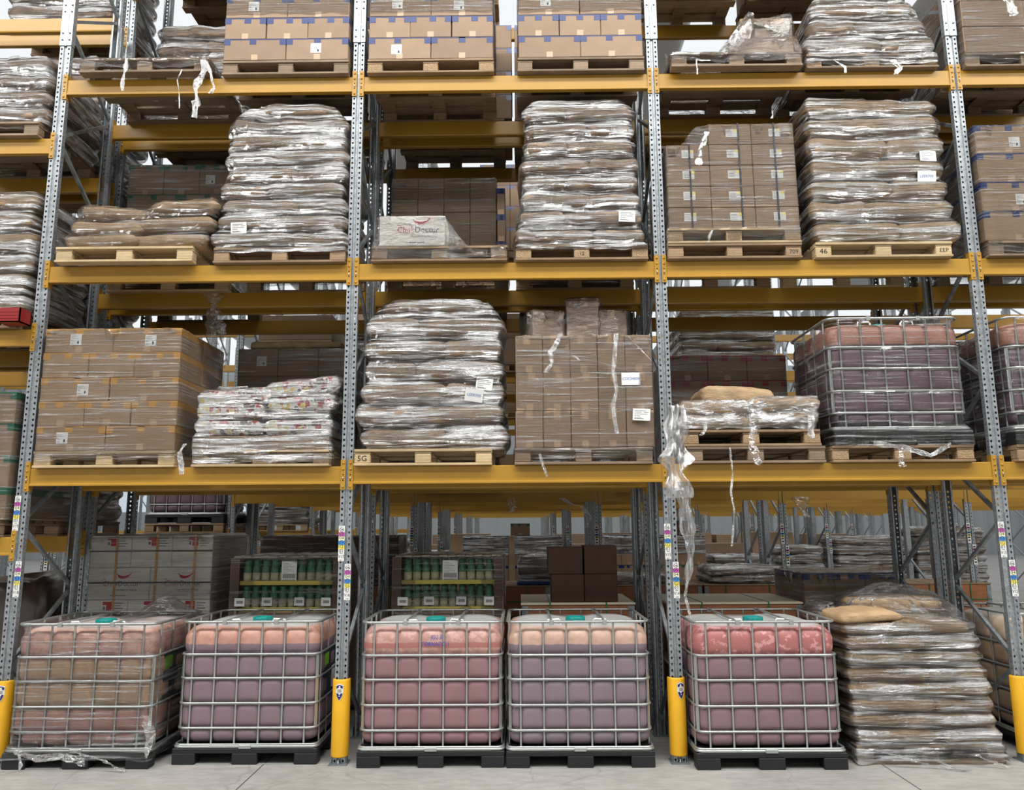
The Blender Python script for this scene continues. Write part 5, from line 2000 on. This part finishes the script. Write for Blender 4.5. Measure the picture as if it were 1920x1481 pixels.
# ================================================================ the racks beyond the aisles
ME_FAR = far_frame_mesh(8.4)
fb = MB()
fb.v, fb.f, fb.m, fb.s = [], [], [], []
fb.prism([(0, .022), (0, .148), (.006, .155), (.05, .155), (.05, 0), (-.004, 0), (-.006, .017)], 0, 2.695, 'x')
for x in (-.045, 2.70):
    fb.box(x, x + .040, -.008, -.002, -.048, .212)
ME_FBEAM = fb.build('rack_crossbeam', MT['yellow'])
RN = ['second', 'third', 'fourth', 'fifth', 'sixth']
NW = ['first', 'second', 'third', 'fourth', 'fifth', 'sixth', 'seventh', 'eighth', 'ninth', 'tenth', 'eleventh', 'twelfth', 'thirteenth', 'fourteenth']
for ri, (ry, dx, ks, lvls) in enumerate(((5.19, -.10, range(-4, 5), (1, 2, 3)), (10.38, -.22, range(-5, 6), (1, 2, 3)), (15.57, -.3, range(-5, 7), (1, 3)), (20.76, -.3, range(-6, 7), (1,)), (25.95, -.3, range(-6, 7), (1,)))):
    xs = [-1.4 + dx + 2.8 * k for k in ks]
    for i, x in enumerate(xs):
        for half, yy in (('front', ry), ('back', ry + 1.1)):
            o = put('upright_frame', ME_FAR, None, (x, yy, 0), 0, f'grey rack frame, {half} half of {RN[ri]} rack from the camera, {NW[i]} from left', 'rack frame', f'frames of the {RN[ri]} rack')
            if half == 'front' and ri < 3:
                put('location_label', ME_STK0[0], o, (-.03, -.002, 1.633))
                put('location_label', ME_STK0[1], o, (.03, -.002, 1.311))
    for i, (xa, xb) in enumerate(zip(xs, xs[1:])):
        low = xb < -4.0
        for k in lvls:
            zt = (ZL if low else Z)[k]
            for half, yy in (('front', ry),) + ((('back', ry + 1.95),) if ri < 2 else ()):
                put('rack_crossbeam', ME_FBEAM, None, (xa + .0525, yy, zt - .155), 0, f'yellow beam, {half} of {RN[ri]} rack from the camera, {LVN[k]} level, {NW[i]} bay from left', 'rack beam', f'beams of the {RN[ri]} rack')

# second rack, facing the aisle behind
Y3 = 5.10
t = ibc(-4.97, Y3, ZL[1] + .146, 'tank_f', 'caged tank of violet liquid in the second rack, above the white printed cartons')
pallet(-4.97, Y3, ZL[1], 'wood_mid', 'pallet under the violet tank in the second rack')
for i, (xa, xb) in enumerate(((-2.5, -1.62), (-.78, .54), (1.50, 2.80), (2.84, 4.13), (4.5, 5.8), (5.86, 7.06))):
    nm = ('first', 'second', 'third', 'fourth', 'fifth', 'sixth')[i]
    crate(xa, xb, Y3, 0, .52, f'lower plywood crate of the {nm} pair from left, second rack, on the floor')
    crate(xa, xb, Y3, .525, .53, f'upper plywood crate of the {nm} pair from left, second rack, on the floor')
pallet(-3.2, Y3, 0, 'wood_old', 'pallet under the maroon-wrapped cartons, second rack')
ct = carton_stack(-3.80, -2.62, Y3, .146, [(3, .415)] * 4, 1.0, 'dark stack, second rack, floor', dict(tape=None, word='dark carton', mat='card_dark'), 'dark cartons, second rack', depth_rows=1)
FW = film(ct, 'glossy wrap round the dark carton stack, second rack, floor', mkey='film', seed=90, slope=2)
ct = carton_stack(-2.42, -1.72, Y3 + .02, 1.06, [(2, .37)] * 2, .9, 'dark pair stack on the first crates, second rack', dict(tape=None, word='dark carton', mat='card_dark'), 'dark cartons on crates', depth_rows=1)
FW = film(ct, 'pale wrap round the dark cartons on the first crates, second rack', mkey='film', seed=91, slope=2)
s_ = sack(.44, Y3 + .35, 1.30, .74, .6, .38, 'silver-wrapped bale on the second pair of crates, second rack', 2, 'kraft_grey')
FW = film([s_], 'silvery film round the bale on the second pair of crates', seed=92, amp=.01)
mb = MB()
mb.cbox(-.38, .38, -.05, .6, 0, .045, .01)
put('blue_sheet', mb.build('blue_sheet', MT['tape_blue']), None, (.44, Y3 + .05, 1.06), 0, 'folded blue sheet under the silver-wrapped bale', 'sheet')
for i, x in enumerate((1.9, 3.45)):
    ss = sack_stack(x - .5, x + .6, Y3 + .1, Y3 + 1.0, 1.06, [.12] * (1 if i == 0 else 2), f'low pile on crates, second rack, {("centre", "right")[i]}', f'sacks on crates, second rack, {("centre", "right")[i]}', seed=93 + i)
    film(ss, f'white-streaked film over the low sack pile on crates, second rack, {("centre", "right")[i]}', seed=95 + i, slope=.8, amp=.02)
# upper shelves of the second rack
for k, xa, xb, n, mk, nm in ((2, 2.65, 4.10, [.17] * 5, 'kraft', 'right bay'), (2, -2.6, -1.6, [.2] * 3, 'kraft_grey', 'left bay'), (3, -4.1, -2.9, [.2] * 5, 'kraft_grey', 'left bay'), (3, 1.45, 2.6, [.2] * 4, 'kraft_grey', 'right bay')):
    pallet((xa + xb) / 2, Y3, Z[k], 'wood_mid', f'pallet under sacks, second rack, {LVN[k]} shelf, {nm}')
    ss = sack_stack(xa, xb, Y3, Y3 + 1.0, Z[k] + .146, n, f'stack, second rack, {LVN[k]} shelf, {nm}', f'sacks, second rack, {LVN[k]} shelf, {nm}', mkey=mk, seed=100 + k)
    FW = film(ss, f'stretch wrap round sacks, second rack, {LVN[k]} shelf, {nm}', seed=100 + k, slope=.85, amp=.012)
for k, x, nm in ((2, .42, 'centre bay right'), (2, -.8, 'centre bay left'), (3, -1.25, 'centre bay left'), (2, -3.4, 'left bay'), (1, -.8, 'centre bay'), (1, 2.2, 'right bay')):
    pallet(x, Y3, Z[k], 'wood_mid', f'pallet under plain cartons, second rack, {LVN[k]} shelf, {nm}')
    ct = carton_stack(x - .58, x + .58, Y3, Z[k] + .146, [(1, .4)] * 2, 1.0, f'stack, second rack, {LVN[k]} shelf, {nm}', dict(tape='blue' if k == 1 else None, word='brown carton'), f'cartons, second rack, {LVN[k]} shelf, {nm}', depth_rows=1)
carton_stack(-.50, .48, Y3, Z[3] + .1455, [(2, .36)] * 4, 1.0, 'tall stack, second rack, top shelf, centre bay', dict(tape='blue', word='brown carton'), 'tall cartons, second rack, top shelf', depth_rows=1)
pallet(-.01, Y3, Z[3], 'wood_mid', 'pallet under the tall cartons, second rack, top shelf, centre bay')
# third rack
Y4 = 10.32
pallet(-5.1, Y4, ZL[1], 'wood_light', 'pallet under the white-wrapped sacks, third rack, above the dark cartons')
ss = sack_stack(-5.7, -4.5, Y4, Y4 + 1.0, ZL[1] + .146, [.17] * 4, 'white-wrapped stack, third rack, low shelf', 'sacks, third rack, low shelf', seed=110)
FW = film(ss, 'white-streaked wrap round the sacks, third rack, low shelf', seed=110, slope=.85, amp=.012)
for i, (xa, xb, n, tp) in enumerate(((-1.12, -.14, 5, 'blue'), (.0, 1.02, 5, 'blue'), (1.95, 2.95, 5, 'blue'), (-2.3, -1.5, 4, None), (3.1, 4.1, 5, 'green'))):
    nm = ('second', 'third', 'fourth', 'first', 'fifth')[i]
    pallet((xa + xb) / 2, Y4, 0, 'wood_mid', f'pallet under the {nm} carton stack from left, third rack, floor', w=xb - xa)
    ct = carton_stack(xa, xb, Y4, .146, [(3, .315)] * n, 1.0, f'{nm} stack from left, third rack, floor', dict(tape=tp, word='tan carton', mat='card_warm'), f'cartons of {nm} stack, third rack', [(2, 0, .0, .5), (4, 2, 0, .5)], depth_rows=1)
    FW = film(ct, f'white-streaked wrap round the {nm} carton stack, third rack, floor', z0=1.3, mkey='film_sack', seed=111 + i, slope=1)
carton(.12, Y4 + .1, 1.725, .42, .4, .26, 'open tan carton with green tape on the third carton stack, third rack', 'card_warm', 'green')
carton(3.6, Y4 + .1, 1.725, .5, .4, .3, 'tan carton with green tape on the fifth carton stack, third rack', 'card_dark', 'green')
for i, (xa, xb, n) in enumerate(((4.3, 5.4, 6), (5.7, 6.6, 7), (6.9, 8.5, 8), (8.6, 10.1, 9), (-3.6, -2.4, 8))):
    nm = ('second', 'third', 'fourth', 'fifth', 'first')[i]
    pallet((xa + xb) / 2, Y4, 0, 'wood_mid', f'pallet under the {nm} sack stack from left, third rack, floor', w=xb - xa)
    ss = sack_stack(xa, xb, Y4, Y4 + 1.0, .146, [.19] * n if i != 0 else [.19] * n, f'{nm} sack stack from left, third rack, floor', f'sacks of {nm} stack, third rack', seed=120 + i)
    FW = film(ss, f'white-streaked wrap round the {nm} sack stack, third rack, floor', seed=120 + i, slope=.85, amp=.012)
for k, x, nm in ((2, -3.0, 'left bay'), (2, -.2, 'centre bay'), (2, 2.6, 'right bay'), (3, -3.0, 'left bay'), (3, 1.0, 'centre bay'), (1, 2.8, 'right bay'), (1, -.2, 'centre bay')):
    pallet(x, Y4, Z[k], 'wood_light', f'pallet under tan cartons, third rack, {LVN[k]} shelf, {nm}')
    ct = carton_stack(x - .58, x + .58, Y4, Z[k] + .146, [(1, .45)] * 2, 1.0, f'stack, third rack, {LVN[k]} shelf, {nm}', dict(tape=None, word='tan carton', mat='card_warm'), f'cartons, third rack, {LVN[k]} shelf, {nm}', depth_rows=1)
# fourth and fifth racks: single tall loads
for ri, yy in ((2, 15.5), (3, 20.7)):
    for i in range(12):
        x = -7.6 + i * 1.42 + (.1 if i % 2 else 0) + ri * .3
        pallet(x, yy, 0, 'wood_mid', f'pallet on the floor of the {RN[ri]} rack, {NW[i]} load from left')
        carton_stack(x - .58, x + .58, yy, .146, [(1, .62 + .06 * (i % 3)), (1, .9 - .12 * ((i + ri) % 3))], 1.0, f'{NW[i]} load from left, {RN[ri]} rack, floor', dict(tape=None, word='carton', mat='card_warm' if i % 3 else 'card'), f'cartons of {NW[i]} load, {RN[ri]} rack', depth_rows=1)
tail_thing([(-.02, 5.178, 2.340), (.0, 5.16, 2.2), (-.02, 5.16, 2.12)], .14, 'scrap of clear film hanging from the second rack beam, centre bay', 6, mkey='film_thick', nf=6)
tail_thing([(.75, 5.178, 2.342), (.9, 5.16, 2.24), (1.05, 5.16, 2.22), (1.16, 5.16, 2.05), (1.12, 5.16, 1.9)], .10, 'looped white film hanging from the second rack beam, centre bay', 7)
tail_thing([(4.35, 5.178, 2.34), (4.4, 5.16, 2.15), (4.45, 5.16, 2.02)], .22, 'pointed scrap of clear film hanging from the second rack beam, right bay', 9, mkey='film_thick', nf=6, spread=(1.3, .3))
